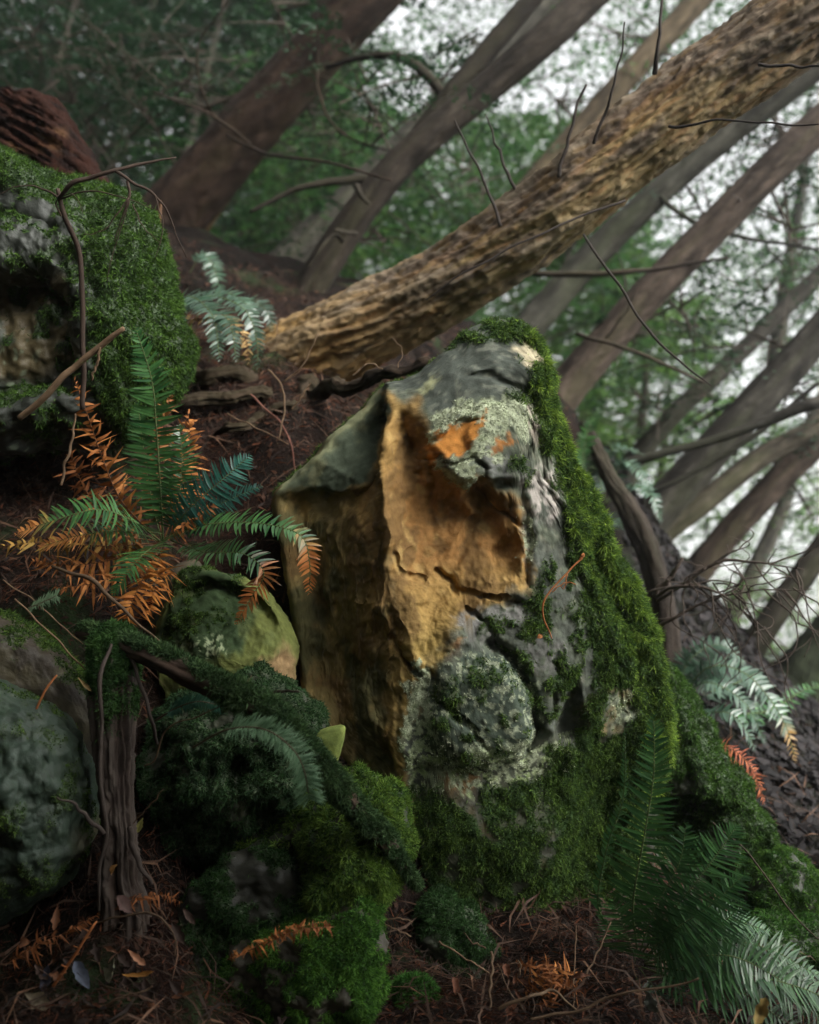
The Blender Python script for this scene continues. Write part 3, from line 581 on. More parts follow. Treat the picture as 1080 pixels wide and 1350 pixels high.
def crown_of(e, axis_pts, clusters, seed, c0, c1, lf=.028, nk=14, nm=7):
    """clusters: (u,v,D,n,spread_m,L): a limb from the trunk to that place, side branches round its outer half"""
    rg = np.random.default_rng(seed); S = []; Dr = []; LL = []; ts = []; te = []
    for (cu, cv, cd, n, spr, L) in clusters:
        if cu > 450: n = max(5, int(n*.62))
        c = P(cu, cv, cd); i = np.argmin(np.linalg.norm(axis_pts-c, axis=1)); i = max(0, i-2); a = axis_pts[i]
        ts.append(a); te.append(c); t = .35+.65*rg.random(n)
        st = a+(c-a)*t[:, None]+rg.normal(size=(n, 3))*spr*.5*[1, 1, .7]
        d = rg.normal(size=(n, 3))*[1, 1, .35]+nrm(c-a)*.5; d = nrm(d)
        S.append(st); Dr.append(d); LL.append(L*(.6+.7*rg.random(n)))
        near = a+(c-a)*t[:, None]
        ts += list(near); te += list(st)
    S = np.vstack(S); Dr = np.vstack(Dr); LL = np.concatenate(LL)
    b = leaves(S, Dr, LL, nk, nm, lf, seed, c0, c1)
    tag(mk('crown', *b[:2], M_leaf, e, b[2], smooth=False), kind='stuff')
    tv, tf = twigs_mesh(np.vstack([np.array(ts), S]), np.vstack([np.array(te), S+Dr*LL[:, None]]), np.concatenate([np.full(len(ts), .009), np.full(len(S), .005)]))
    tag(mk('branches', tv, tf, M_twig, e, np.tile(C3(.05, .04, .03), (len(tv), 1))), kind='stuff')
GD = (C3(.008, .026, .011), C3(.022, .062, .024)); GM = (C3(.03, .095, .03), C3(.08, .20, .05)); GL = (C3(.055, .13, .03), C3(.15, .27, .06))  # GD lowered so the leaf colour carries the forest shade
def tree(name, label, axis_px, clusters=(), base=BK_RED, sides=40, n=140, seed=0, rough=.10, gc=GD, extra=(), lf=.028, dead=0, group=None, cat='tree'):
    V, F, uv = ptube(axis_px, n, sides, seed=seed)
    N = vnormals(V, F); r = np.mean([a[3]*a[2]/FPX for a in axis_px])
    q = uv*[5, 1.6/r*.22*8, 1.6/r*.22*8]
    V = V+N*(r*rough*(ridged(q+seed*5, 4)*.6+fbm(uv*[2, 1/r, 1/r]+seed, 3)*.7))[:, None]
    a0 = P(*axis_px[0][:3]); e = empty(name, a0, label, cat, group)
    tk = mk('trunk', V, F, M_bark, e, bark_cols(V, uv, base), extra=uv)
    ax = crom(P(*np.array(axis_px)[:, :3].T), 40)
    if clusters: crown_of(e, ax, clusters, seed, gc[0], gc[1], lf)
    rg = np.random.default_rng(seed+3)
    for px in extra:                          # drawn limbs and snags
        tv, tf, tuv = ptube(px, 24, 8, wob=.006, seed=seed); mk('limb', tv, tf, M_bark, e, bark_cols(tv, tuv, base*.7), extra=tuv)
    for k in range(dead):
        i = rg.integers(4, 34); a = ax[i]; d = nrm(rg.normal(size=3)*[1, .6, 1]+[-.5, -.2, .6]); l = .2+.4*rg.random()
        tv, tf, tuv = tube([a, a+d*l*.5+rg.normal(size=3)*.02, a+d*l+rg.normal(size=3)*.05], [.007, .004, .0015], 14, 5, wob=.01, seed=k); mk('dead_twig', tv, tf, M_twig, e, np.tile(C3(.04, .032, .026), (len(tv), 1)))
    return e, V, F, uv, ax

# main leaning trunk with thick furrowed bark
MA = [(290,545,3.75,58),(372,492,3.6,54),(470,440,3.45,48),(560,392,3.35,45),(680,312,3.2,44),(800,222,3.08,45),(920,125,2.98,47),(1040,35,2.88,48),(1240,-120,2.75,48),(1600,-420,2.6,42)]
V, F, uv = ptube(MA, 440, 144, seed=3)
N = vnormals(V, F); u0 = uv/.13
qa = np.column_stack([uv[:, 0]*4.5, uv[:, 1]*23, uv[:, 2]*23]); qb = np.column_stack([uv[:, 0]*10, uv[:, 1]*36, uv[:, 2]*36])
dq = .010*ridged(qa+fbm(uv*9, 2)[:, None]*.35, 3)+.0045*ridged(qb+.4*fbm(uv*20, 2)[:, None], 3)+.02*fbm(uv*[2, 6, 6], 3)+.003*fbm(uv*60, 3)
V2 = V+N*dq[:, None]
lit_side = N@nrm(np.array([.5, -.5, -.6]))
n1 = fbm(uv*[3, 9, 9], 4); n2 = fbm(uv*[14, 40, 40], 4)
cb = np.tile(C3(.125, .092, .066), (len(V), 1)); n4 = fbm(uv*[16, 26, 26]+7, 4); cb = lay(cb, sst(n2, 0, .6), C3(.20, .165, .12)); cb = lay(cb, sst(n4, .15, .45), C3(.085, .06, .042)); cb = lay(cb, sst(n1, .1, .6), C3(.16, .085, .045), .8)
s_ = uv[:, 0]
cb = lay(cb, (1-sst(s_, .45, 1.15))*sst(n1+.6*lit_side, -.5, .2), C3(.36, .225, .085)); cb = lay(cb, sst(n4, .15, .45), C3(.17, .11, .05), .8); cb = lay(cb, sst(s_, .6, 1.2)*(1-sst(s_, 1.9, 2.4))*sst(n1*.9+lit_side, .35, .9), C3(.30, .225, .10), .65)  # ochre base; lower right side also painted paler as if lit
cb = lay(cb, sst(n2+.5*n1, .3, .6)*sst(lit_side, -.2, .4), C3(.28, .12, .045), .35); cb = lay(cb, sst(dq, .012, .03), C3(.27, .22, .15), .5)
e = empty('leaning_tree', P(372, 492, 3.6), 'thick leaning tree with deeply furrowed ochre-brown bark passing behind the big boulder', 'tree')
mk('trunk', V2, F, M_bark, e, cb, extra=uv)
axm = crom(P(*np.array(MA)[:, :3].T), 60)
for px in ([(785,190,2.95,2.4),(800,140,2.9,2.1),(815,90,2.85,1.5),(826,30,2.8,0.9)], [(680,250,3.1,2.4),(660,205,3.1,1.8),(640,150,3.1,0.9)], [(735,235,3.0,3),(745,200,2.98,2.4),(770,110,2.95,1.8)], [(865,95,2.85,3.6),(870,50,2.8,2.4),(875,-20,2.8,1.8)],
           [(825,262,2.9,1.8),(730,300,2.88,1.5),(620,355,2.9,1.3),(560,395,2.95,0.9)], [(885,165,2.75,2.1),(960,160,2.6,1.5),(1080,165,2.5,1.2)], [(1000,85,2.65,2.4),(1060,88,2.6,1.8),(1120,80,2.5,1.2)], [(660,300,3.05,2.4),(640,240,3.05,1.8),(600,160,3.05,1.2)],
           [(770,310,2.85,1.8),(860,440,2.8,1.8),(940,510,2.8,0.9)]):
    tv, tf, tuv = ptube(px, 24, 7, wob=.008, seed=int(px[0][0])); mk('limb', tv, tf, M_twig, e, np.tile(C3(.035, .028, .024), (len(tv), 1)))
for px in ([(372,500,3.5,14),(420,512,3.25,10),(480,505,3.0,8),(560,480,2.9,5)], [(380,495,3.45,12),(300,497,3.3,9),(240,484,3.3,6),(180,485,3.3,2)], [(390,505,3.4,10),(330,520,3.2,7),(270,527,3.17,5),(205,535,3.2,1.5)], [(400,510,3.3,9),(380,540,3.15,6),(330,560,3.1,4),(270,570,3.12,1)]):
    tv, tf, tuv = ptube(px, 160, 28, wob=.035, seed=int(px[1][1])); nr = vnormals(tv, tf); tv = tv+nr*(.006*ridged(tuv*[6, 40, 40], 3)+.011*fbm(tv*14, 3))[:, None]; mk('root', tv, tf, M_bark, e, bark_cols(tv, tuv, C3(.07, .045, .03)), extra=tuv)

TR = []
tree('leaning_tree', 'dark reddish trunk leaning behind the moss-capped boulder and its arching twig', [(150,400,5.4,44.2),(215,300,5.4,40.8),(280,225,5.3,37.4),(345,150,5.2,35.7),(430,55,5.1,34),(520,-40,5.0,32.3),(760,-300,4.9,27.2)],
     [(150,60,5.6,22,.5,.8),(60,150,6.2,22,.5,.8),(240,60,5.9,22,.5,.8),(420,140,5.6,16,.35,.6),(330,-60,5.0,14,.5,.7),(20,20,5.8,20,.5,.8)], BK_RED*.85, seed=21, dead=4,
     extra=([(330,190,5.0,2.04),(300,165,4.6,2.04),(255,140,4.4,1.53),(200,120,4.3,1.2)], [(300,180,5.0,2.04),(360,205,4.3,2.04),(440,215,4.1,1.79),(515,237,4.0,1.53)], [(420,60,5.0,2.55),(420,120,4.9,2.04),(450,175,4.8,1.53),(520,200,4.8,1.2)], [(300,170,5.0,1.53),(270,130,4.7,1.53),(262,60,4.6,1.2),(300,0,4.5,1.2)]))
tree('leaning_tree', 'thin brown trunk between the dark reddish trunk and the forked tree', [(235,345,5.8,10.2),(275,290,5.8,8.5),(340,195,5.8,7.65),(430,70,5.8,6.8),(560,-110,5.8,5.1)], [(300,200,6.2,12,.4,.6),(420,100,6.2,14,.4,.6)], C3(.15,.085,.045), sides=16, n=80, seed=22, gc=GM)
e, V, F, uv, ax = tree('forked_tree', 'dark forked tree with pale broken branch stubs, dividing into two stems', [(350,470,4.7,26.5),(400,395,4.7,21.8),(450,315,4.65,19.5),(510,235,4.6,19.5),(566,180,4.57,19.5),(640,118,4.55,19.5),(720,50,4.5,19.5),(800,-25,4.5,18.7),(1000,-220,4.4,14)], [(480,120,5.0,16,.35,.6),(560,90,5.2,14,.35,.6),(520,320,5.4,14,.35,.5)], C3(.07,.052,.04), seed=23,
     extra=([(525,222,4.62,13.3),(548,190,4.62,16.4),(590,133,4.6,14.8),(640,70,4.6,14),(700,0,4.6,13.3),(850,-180,4.6,10.9)], [(452,318,4.5,3.12),(440,310,4.45,2.73),(425,325,4.4,2.34),(408,352,4.4,1.56)], [(470,308,4.5,3.12),(455,306,4.45,3.12),(442,304,4.4,2.73)], [(470,245,4.5,4.68),(478,260,4.45,3.12),(488,270,4.4,1.95)], [(590,130,4.6,7.02),(540,80,4.7,6.24),(480,75,4.8,4.68),(430,90,4.9,3.12)], [(508,236,4.62,6.24),(450,238,4.6,5.46),(390,250,4.6,3.9),(330,280,4.6,2.34)]))
tree('leaning_tree', 'pale grey blurred trunk leaning behind the forked tree', [(310,420,6.6,26.6),(370,355,6.6,23.7),(450,275,6.6,20.7),(530,195,6.6,18.5),(700,20,6.6,14.8),(900,-180,6.6,11.8)], [(420,150,7.2,18,.5,.8),(560,250,7.4,18,.5,.8),(400,300,7.6,16,.5,.7),(620,40,7,12,.5,.7)], BK_GREY, seed=24, gc=GM)
tree('leaning_tree', 'pale brown slim trunk showing above the thick furrowed trunk', [(560,420,6.2,19.2),(640,320,6.2,17.8),(720,225,6.2,16.3),(820,110,6.2,15.5),(930,-10,6.2,14.8),(1120,-220,6.2,11.8)], [(700,90,6.6,16,.45,.7),(610,210,6.6,18,.45,.7),(800,40,6.8,12,.45,.7),(860,60,6.2,14,.4,.6)], C3(.17,.12,.075), seed=25, sides=28, gc=GM)
tree('leaning_tree', 'straight dull trunk just below the thick furrowed trunk', [(690,440,5.2,20.7),(760,360,5.2,18.5),(840,280,5.15,17.8),(950,185,5.1,16.3),(1080,85,5.0,15.5),(1300,-90,4.9,13.3)], [(960,330,5.8,14,.4,.6),(1040,180,5.4,22,.4,.6),(1000,120,5.6,16,.4,.5),(880,200,5.8,12,.4,.6)], C3(.095,.085,.068), seed=26, sides=28,
     extra=([(860,250,5.1,3.7),(930,300,5.0,2.96),(1080,330,5.0,2.22)],))
tree('leaning_tree', 'smooth pinkish-brown trunk rising from right behind the big boulder\'s crown', [(690,590,4.9,28.1),(745,515,4.85,24.4),(800,450,4.8,22.9),(870,372,4.75,21.5),(1000,240,4.65,20.7),(1090,155,4.6,20.7),(1300,-40,4.5,16.3)], [(930,440,5.6,14,.4,.6),(1050,330,5.4,16,.4,.6),(840,440,5.8,16,.35,.5)], C3(.135,.095,.075), seed=27, dead=3,
     extra=([(760,440,4.5,2.59),(840,465,4.3,2.59),(930,505,4.2,1.85)], [(690,360,4.9,3.7),(780,362,4.7,4.44),(860,355,4.6,2.96),(960,340,4.5,1.48)]))
tree('leaning_tree', 'thin trunk with a snapped side stub in the pale green foliage', [(815,635,5.9,14.8),(850,590,5.9,12.6),(900,535,5.9,11.1),(960,480,5.9,11.1),(1080,362,5.9,10.4),(1250,190,5.9,8.14)], [(900,430,6.4,16,.45,.6),(1000,380,6.6,14,.45,.6),(840,520,6.6,16,.4,.5)], C3(.085,.072,.06), sides=20, seed=28, gc=GM,
     extra=([(835,605,5.8,8.14),(860,570,5.75,5.92),(885,545,5.7,2.96)],))
tree('leaning_tree', 'split-looking grey-brown trunk crossed by a dark sloping branch', [(820,730,4.9,29.6),(865,675,4.85,25.2),(920,615,4.8,22.9),(980,550,4.75,22.2),(1080,440,4.7,20.7),(1280,220,4.6,16.3)], [(1000,440,5.5,14,.4,.6),(1060,520,5.2,12,.35,.5),(930,520,5.8,14,.4,.5)], C3(.085,.072,.06), seed=29,
     extra=([(822,612,4.4,7.4),(870,598,4.35,5.92),(940,580,4.3,5.92),(1010,555,4.25,7.4),(1080,530,4.2,8.88)], [(855,650,4.5,3.7),(920,620,4.45,3.7),(1000,570,4.4,3.7),(1080,505,4.35,2.96)]))
tree('leaning_tree', 'lighter lower trunk running just under the split-looking trunk', [(830,760,5.2,19.2),(868,710,5.15,15.5),(930,660,5.1,14.1),(1000,605,5.1,13.3),(1080,560,5.1,12.6),(1280,430,5.0,10.4)], [(1010,660,6.0,8,.35,.4)], C3(.15,.12,.09), seed=30, sides=28, gc=GM)
tree('leaning_tree', 'hazy backlit brown trunk behind the bare dead branches', [(855,850,5.5,22.2),(900,780,5.5,19.2),(950,715,5.45,17.8),(1010,650,5.4,17),(1080,580,5.4,16.3),(1280,380,5.3,13.3)], [(960,790,6.4,10,.4,.5),(1080,690,6.4,12,.4,.5),(930,820,6.0,12,.3,.4)], C3(.13,.09,.07), seed=31, gc=GL)
tree('leaning_tree', 'thin wavering pale stem next to the hazy backlit trunk', [(930,900,7.0,14.8),(965,810,7.0,11.8),(1005,730,7.0,10.4),(1035,660,7.0,8.88),(1050,600,7.0,8.14),(1110,470,7.0,6.66)], [(1040,600,7.4,10,.5,.5),(1000,780,7.4,12,.5,.5),(1060,800,7.4,12,.5,.5)], C3(.12,.105,.085), sides=18, seed=32, gc=GL)
tree('leaning_tree', 'dark trunk standing on the bank above the pale-fronded fern', [(950,930,5.1,23.7),(985,865,5.05,17.8),(1025,805,5.0,14.8),(1090,715,5.0,14.8),(1280,460,5.0,11.8)], [(1060,860,6.0,14,.4,.4),(1090,640,5.8,10,.4,.5)], C3(.08,.065,.05), seed=33, sides=28)
tree('leaning_tree', 'mossy green-grey trunk at the end of the dark bank', [(1000,970,4.9,50),(1050,905,4.85,38),(1100,845,4.8,34),(1300,600,4.7,28)], [(1075,960,6.0,12,.4,.4)], C3(.075,.085,.05), seed=34, sides=28)
tree('young_tree', 'thin upright young tree with sparse twigs against the white sky', [(1010,560,8.6,12),(1030,420,8.6,10),(1045,320,8.6,8),(1060,230,8.6,6),(1068,140,8.6,4)], [(1000,520,8.9,12,.6,.6),(1070,460,8.9,12,.6,.6),(1000,420,9.2,10,.6,.6),(1090,370,9,8,.6,.5)], C3(.10,.09,.075), sides=12, n=60, seed=35, gc=GM,
     extra=([(1038,370,8.6,4),(1055,340,8.6,3),(1060,300,8.6,2)], [(1035,350,8.6,4),(1015,330,8.6,3),(1000,300,8.6,2)]))
e, *_ = tree('old_root', 'bent brown dead root curving up beside the mossy shoulder of the big boulder', [(770,560,4.3,5),(805,632,4.1,8),(832,676,3.9,13),(854,722,3.8,15),(868,770,3.75,14),(878,830,3.75,15),(885,920,3.75,18)], (), C3(.06,.043,.034), sides=40, n=120, seed=36, cat='root', rough=.3)

# understorey trees that close the view behind the trunks
def bg_tree(i, u, vb, D, hgt, rad, nb, gc, lean=.25, lf=.03, label=None, group=None):
    rg = np.random.default_rng(500+i); b = P(u, vb, D); b = b+[0, 0, -.3]
    ax = b+np.column_stack([np.linspace(0, 1, 30)*hgt*lean+.08*np.sin(np.linspace(0, 4, 30)+i), .05*np.cos(np.linspace(0, 5, 30)), np.linspace(0, 1, 30)*hgt])
    e = empty('young_conifer', b, label, 'tree', group)
    V, F, uv = tube(ax[::4], np.linspace(.05, .012, len(ax[::4])), 40, 10, seed=i); mk('trunk', V, F, M_bark, e, bark_cols(V, uv, C3(.08, .065, .05)), extra=uv)
    t = .06+.94*rg.random(nb); k = (t*29).astype(int); S0 = ax[k]; az = rg.random(nb)*6.28
    d0 = np.column_stack([np.cos(az), np.sin(az), .1+.25*rg.random(nb)]); L0 = rad*(.35+.75*(1-t))*(.6+.6*rg.random(nb)); E0 = S0+nrm(d0)*L0[:, None]; 
    E1 = E0.copy(); E1[:, 2] -= .1*L0
    tv, tf = twigs_mesh(S0, E0, .008, droop=.1); tag(mk('branches', tv, tf, M_twig, e, np.tile(C3(.05, .04, .03), (len(tv), 1))), kind='stuff')
    m = 5; tt = .3+.7*rg.random((nb, m)); st = (S0[:, None]+(E1-S0)[:, None]*tt[..., None]).reshape(-1, 3); dd = nrm((nrm(d0)[:, None]+rg.normal(size=(nb, m, 3))*[.7, .7, .3]).reshape(-1, 3))
    b_ = leaves(st, dd, np.repeat(L0*.5, m)*(.6+.6*rg.random(nb*m)), 9, 5, lf*1.1, 700+i, gc[0], gc[1]); tag(mk('crown', *b_[:2], M_leaf, e, b_[2], smooth=False), kind='stuff')
LD = 'dense young conifer behind the broken log, its green darkened as forest shade'
LM = 'mid-green young conifer blurred between the leaning trunks'
LR = 'pale green backlit young conifer on the open downhill side'
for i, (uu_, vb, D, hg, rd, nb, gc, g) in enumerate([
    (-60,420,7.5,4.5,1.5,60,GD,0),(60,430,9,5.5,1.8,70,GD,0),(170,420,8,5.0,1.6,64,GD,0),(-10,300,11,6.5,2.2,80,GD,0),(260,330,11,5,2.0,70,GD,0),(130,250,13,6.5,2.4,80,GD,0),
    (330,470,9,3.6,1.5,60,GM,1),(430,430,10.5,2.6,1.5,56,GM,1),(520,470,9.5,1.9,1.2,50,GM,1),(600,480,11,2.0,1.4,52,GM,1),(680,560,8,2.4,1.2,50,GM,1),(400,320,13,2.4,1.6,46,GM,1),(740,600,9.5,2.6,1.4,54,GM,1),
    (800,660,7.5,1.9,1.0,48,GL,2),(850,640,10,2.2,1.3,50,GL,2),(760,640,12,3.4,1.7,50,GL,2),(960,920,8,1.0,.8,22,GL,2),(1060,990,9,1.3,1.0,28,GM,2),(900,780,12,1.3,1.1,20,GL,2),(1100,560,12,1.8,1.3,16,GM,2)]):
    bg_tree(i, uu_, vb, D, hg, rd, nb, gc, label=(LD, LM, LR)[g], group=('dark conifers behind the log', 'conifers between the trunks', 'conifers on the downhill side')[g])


# unseen trees added to shade the foreground: crowns overhead and to the sides
def shade_tree(i, label, base_xy, top, rad, n, r0=.16, gc=GD):
    rg = np.random.default_rng(900+i); bx, by = base_xy; b = np.array([bx, by, float(ground_z(np.array([bx]), np.array([by]))[0])-.2]); top = np.array(top, float)
    pts = [b, b+(top-b)*.4+[.1, .05, 0], b+(top-b)*.75, top+[0, 0, rad[2]*.6]]
    e = empty('shade_conifer', b, label, 'tree'); V, F, uv = tube(pts, [r0, r0*.8, r0*.55, .04], 60, 20, seed=i); mk('trunk', V, F, M_bark, e, bark_cols(V, uv, BK_RED), extra=uv)
    ax = crom(np.array(pts), 40)[27 if top[2] > 6 else 18:]; nb = n; k = rg.integers(0, len(ax), nb); d = nrm(rg.normal(size=(nb, 3))*[1, 1, .3]); L0 = (.35+.75*rg.random(nb)**.6)
    end = ax[k]+d*np.array(rad)*L0[:, None]; tv, tf = twigs_mesh(ax[k], end, .015, droop=.12); tag(mk('branches', tv, tf, M_twig, e, np.tile(C3(.05, .04, .03), (len(tv), 1))), kind='stuff')
    m = 4; tt = .25+.75*rg.random((nb, m)); st = (ax[k][:, None]+(end-ax[k])[:, None]*tt[..., None]).reshape(-1, 3); dd = nrm((d[:, None]+rg.normal(size=(nb, m, 3))*.6).reshape(-1, 3))
    b_ = leaves(st, dd, 1.0*(.6+.6*rg.random(nb*m)), 7, 5, .14, 950+i, gc[0], gc[1]); tag(mk('crown', *b_[:2], M_leaf, e, b_[2], smooth=False), kind='stuff')
for i, (lb, xy, top, rad, n) in enumerate((
    ('unseen conifer uphill of the moss-capped boulder, crown added to dim the light from overhead', (-3.4, 2.4), (-2.0, 2.0, 7.0), (2.6, 2.6, 1.8), 130),
    ('unseen conifer added uphill behind the viewpoint to dim the light', (-2.4, -2.0), (-1.4, -1.0, 6.4), (2.6, 2.6, 1.8), 120),
    ('unseen conifer whose crown is added over the viewpoint to dim the light', (-.7, -2.9), (-.3, -.4, 7.4), (1.9, 2.0, 1.3), 100),
    ('unseen conifer added downhill, its low crown placed to shade the root post', (2.5, -2.3), (1.95, -.85, 3.6), (.8, 1.1, .6), 120),
    ('unseen conifer added downhill, its lowest boughs placed to shade the foot of the big boulder', (4.4, -1.9), (3.5, -.5, 2.6), (.9, 1.1, .5), 40),
    ('unseen conifer with low boughs added behind the viewpoint to cut frontal light', (-1.2, -4.0), (-1.0, -3.0, 3.4), (2.6, 1.6, 1.6), 110),
    ('unseen conifer with low boughs added downhill behind the viewpoint to cut frontal light', (.6, -5.0), (.5, -4.2, 3.2), (1.8, 1.4, 1.6), 90),
    ('unseen conifer beyond the moss-capped boulder, its crown added out of sight to dim the light', (-4.6, 3.6), (-3.4, 2.8, 9.6), (2.8, 2.2, 1.5), 120))):
    shade_tree(i, lb, xy, top, rad, n)
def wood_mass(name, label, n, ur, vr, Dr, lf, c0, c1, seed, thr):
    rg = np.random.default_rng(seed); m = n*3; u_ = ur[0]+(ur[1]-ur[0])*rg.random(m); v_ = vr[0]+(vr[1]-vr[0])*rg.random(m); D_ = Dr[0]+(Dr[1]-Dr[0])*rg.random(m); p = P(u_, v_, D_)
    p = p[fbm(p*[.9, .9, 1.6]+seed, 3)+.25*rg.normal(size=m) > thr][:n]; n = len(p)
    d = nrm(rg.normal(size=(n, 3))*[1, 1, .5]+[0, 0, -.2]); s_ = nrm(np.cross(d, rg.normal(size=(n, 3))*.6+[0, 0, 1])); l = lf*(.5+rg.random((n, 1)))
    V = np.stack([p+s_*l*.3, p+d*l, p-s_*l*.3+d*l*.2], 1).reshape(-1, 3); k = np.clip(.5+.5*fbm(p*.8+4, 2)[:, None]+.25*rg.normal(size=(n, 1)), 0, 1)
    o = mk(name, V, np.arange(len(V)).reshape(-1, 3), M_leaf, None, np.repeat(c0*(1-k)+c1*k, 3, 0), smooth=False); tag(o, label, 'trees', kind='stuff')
wood_mass('distant_wood', 'mass of far conifer foliage uphill, its colour darkened as forest shade', 90000, (-420, 470), (-260, 400), (9.5, 17), .125, GD[0]*.5, GM[0]*.6, 1, -.40)  # leaf colours cut down in place of shade under dense forest
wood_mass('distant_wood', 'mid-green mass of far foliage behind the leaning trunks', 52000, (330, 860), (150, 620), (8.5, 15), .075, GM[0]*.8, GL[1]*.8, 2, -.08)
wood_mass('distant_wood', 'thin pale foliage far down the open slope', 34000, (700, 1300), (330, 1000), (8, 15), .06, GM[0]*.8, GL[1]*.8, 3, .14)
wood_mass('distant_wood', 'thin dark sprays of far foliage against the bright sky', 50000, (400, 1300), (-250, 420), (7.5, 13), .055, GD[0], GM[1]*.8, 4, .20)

# ------------------------------------------------------------------ rotten root post and mossy fallen branch
px = [(150,838,2.24,20),(152,880,2.2,23),(151,960,2.17,19),(153,1050,2.15,15),(157,1110,2.14,14),(158,1165,2.14,18),(164,1205,2.14,24),(166,1270,2.16,30)]
V, F, uv = ptube(px, 220, 100, seed=40); N = vnormals(V, F)
qa = np.column_stack([uv[:, 0]*1.6, uv[:, 1]*42, uv[:, 2]*42]); dq = .012*ridged(qa+.3*fbm(uv*12, 2)[:, None], 3)+.008*fbm(uv*[4, 14, 14], 3); V = V+N*dq[:, None]
cp = np.tile(C3(.032, .022, .017), (len(V), 1)); cp = lay(cp, sst(fbm(qa*1.5, 3), 0, .5), C3(.045, .03, .022)); cp = lay(cp, sst(dq, .006, .016), C3(.075, .06, .048), .7)
mp = (1-sst(uv[:, 0]+.05*fbm(V*14, 3), .10, .19))*sst(fbm(V*12+4, 3)+.3, -.3, .1); cp = lay(cp, mp, C3(.025, .05, .014))
e = empty('root_post', V[:, :].min(0)*[0, 0, 1]+V.mean(0)*[1, 1, 0], 'upright rotten root post with stringy grey wood and a moss cap', 'root')
mk('wood', V, F, M_wood, e, cp, extra=uv); b = blades(V, F, mp, 26000, .009, .003, .5, C3(.02, .06, .015), C3(.06, .13, .03), seed=60); tag(mk('moss', *b[:2], M_moss, e, b[2], smooth=False), kind='stuff')
for px in ([(146,850,2.16,2),(134,890,2.11,3),(132,960,2.1,2.5),(136,1050,2.09,3),(140,1100,2.1,3),(130,1150,2.1,2.5),(130,1200,2.1,2)], [(172,1090,2.1,4),(176,1120,2.1,4),(190,1150,2.1,3),(200,1165,2.1,2)], [(168,858,2.17,2),(180,890,2.14,2.5),(192,920,2.12,2.5),(202,950,2.12,2.5),(206,980,2.16,2)], [(135,1098,2.08,3),(118,1080,2.06,3),(100,1062,2.05,2),(75,1050,2.04,1.2)]):
    tv, tf, tuv = ptube(px, 40, 8, wob=.006, seed=int(px[0][1])); mk('rootlet', tv, tf, M_wood, e, np.tile(C3(.055, .042, .034), (len(tv), 1)), extra=tuv)
px = [(110,832,2.3,9),(165,850,2.2,12),(240,880,2.1,15),(330,925,2.03,17),(400,985,2.03,15),(450,1040,2.08,12),(500,1100,2.16,9),(550,1165,2.24,6)]
V, F, uv = ptube(px, 220, 60, seed=41); N = vnormals(V, F); dq = .005*ridged(uv*[5, 30, 30], 3)+.006*fbm(uv*[6, 12, 12], 3); V = V+N*dq[:, None]
mp = np.clip(sst(N[:, 2]+.5*fbm(V*16, 3), .15, .6)+sst(uv[:, 0], .42, .5)*sst(fbm(V*14+2, 3), -.5, .1), 0, 1)
cp = lay(np.tile(C3(.055, .036, .026), (len(V), 1)), sst(fbm(uv*[6, 40, 40], 3), .1, .5), C3(.10, .065, .045)); cp = lay(cp, mp, C3(.03, .05, .018))
e = empty('fallen_branch', P(240, 880, 2.18), 'dark fallen branch with mossy upper side running down to the big boulder\'s foot', 'branch')
mk('wood', V, F, M_wood, e, cp, extra=uv); b = blades(V, F, mp, 30000, .010, .003, .1, C3(.025, .06, .02), C3(.075, .13, .045), seed=61); tag(mk('moss', *b[:2], M_moss, e, b[2], smooth=False), kind='stuff')
tv, tf, tuv = ptube([(340,925,2.12,3),(355,915,2.1,2.5),(375,911,2.08,2),(394,912,2.06,1.6)], 20, 6, wob=.003); mk('twig', tv, tf, M_twig, e, np.tile(C3(.04, .03, .02), (len(tv), 1)))

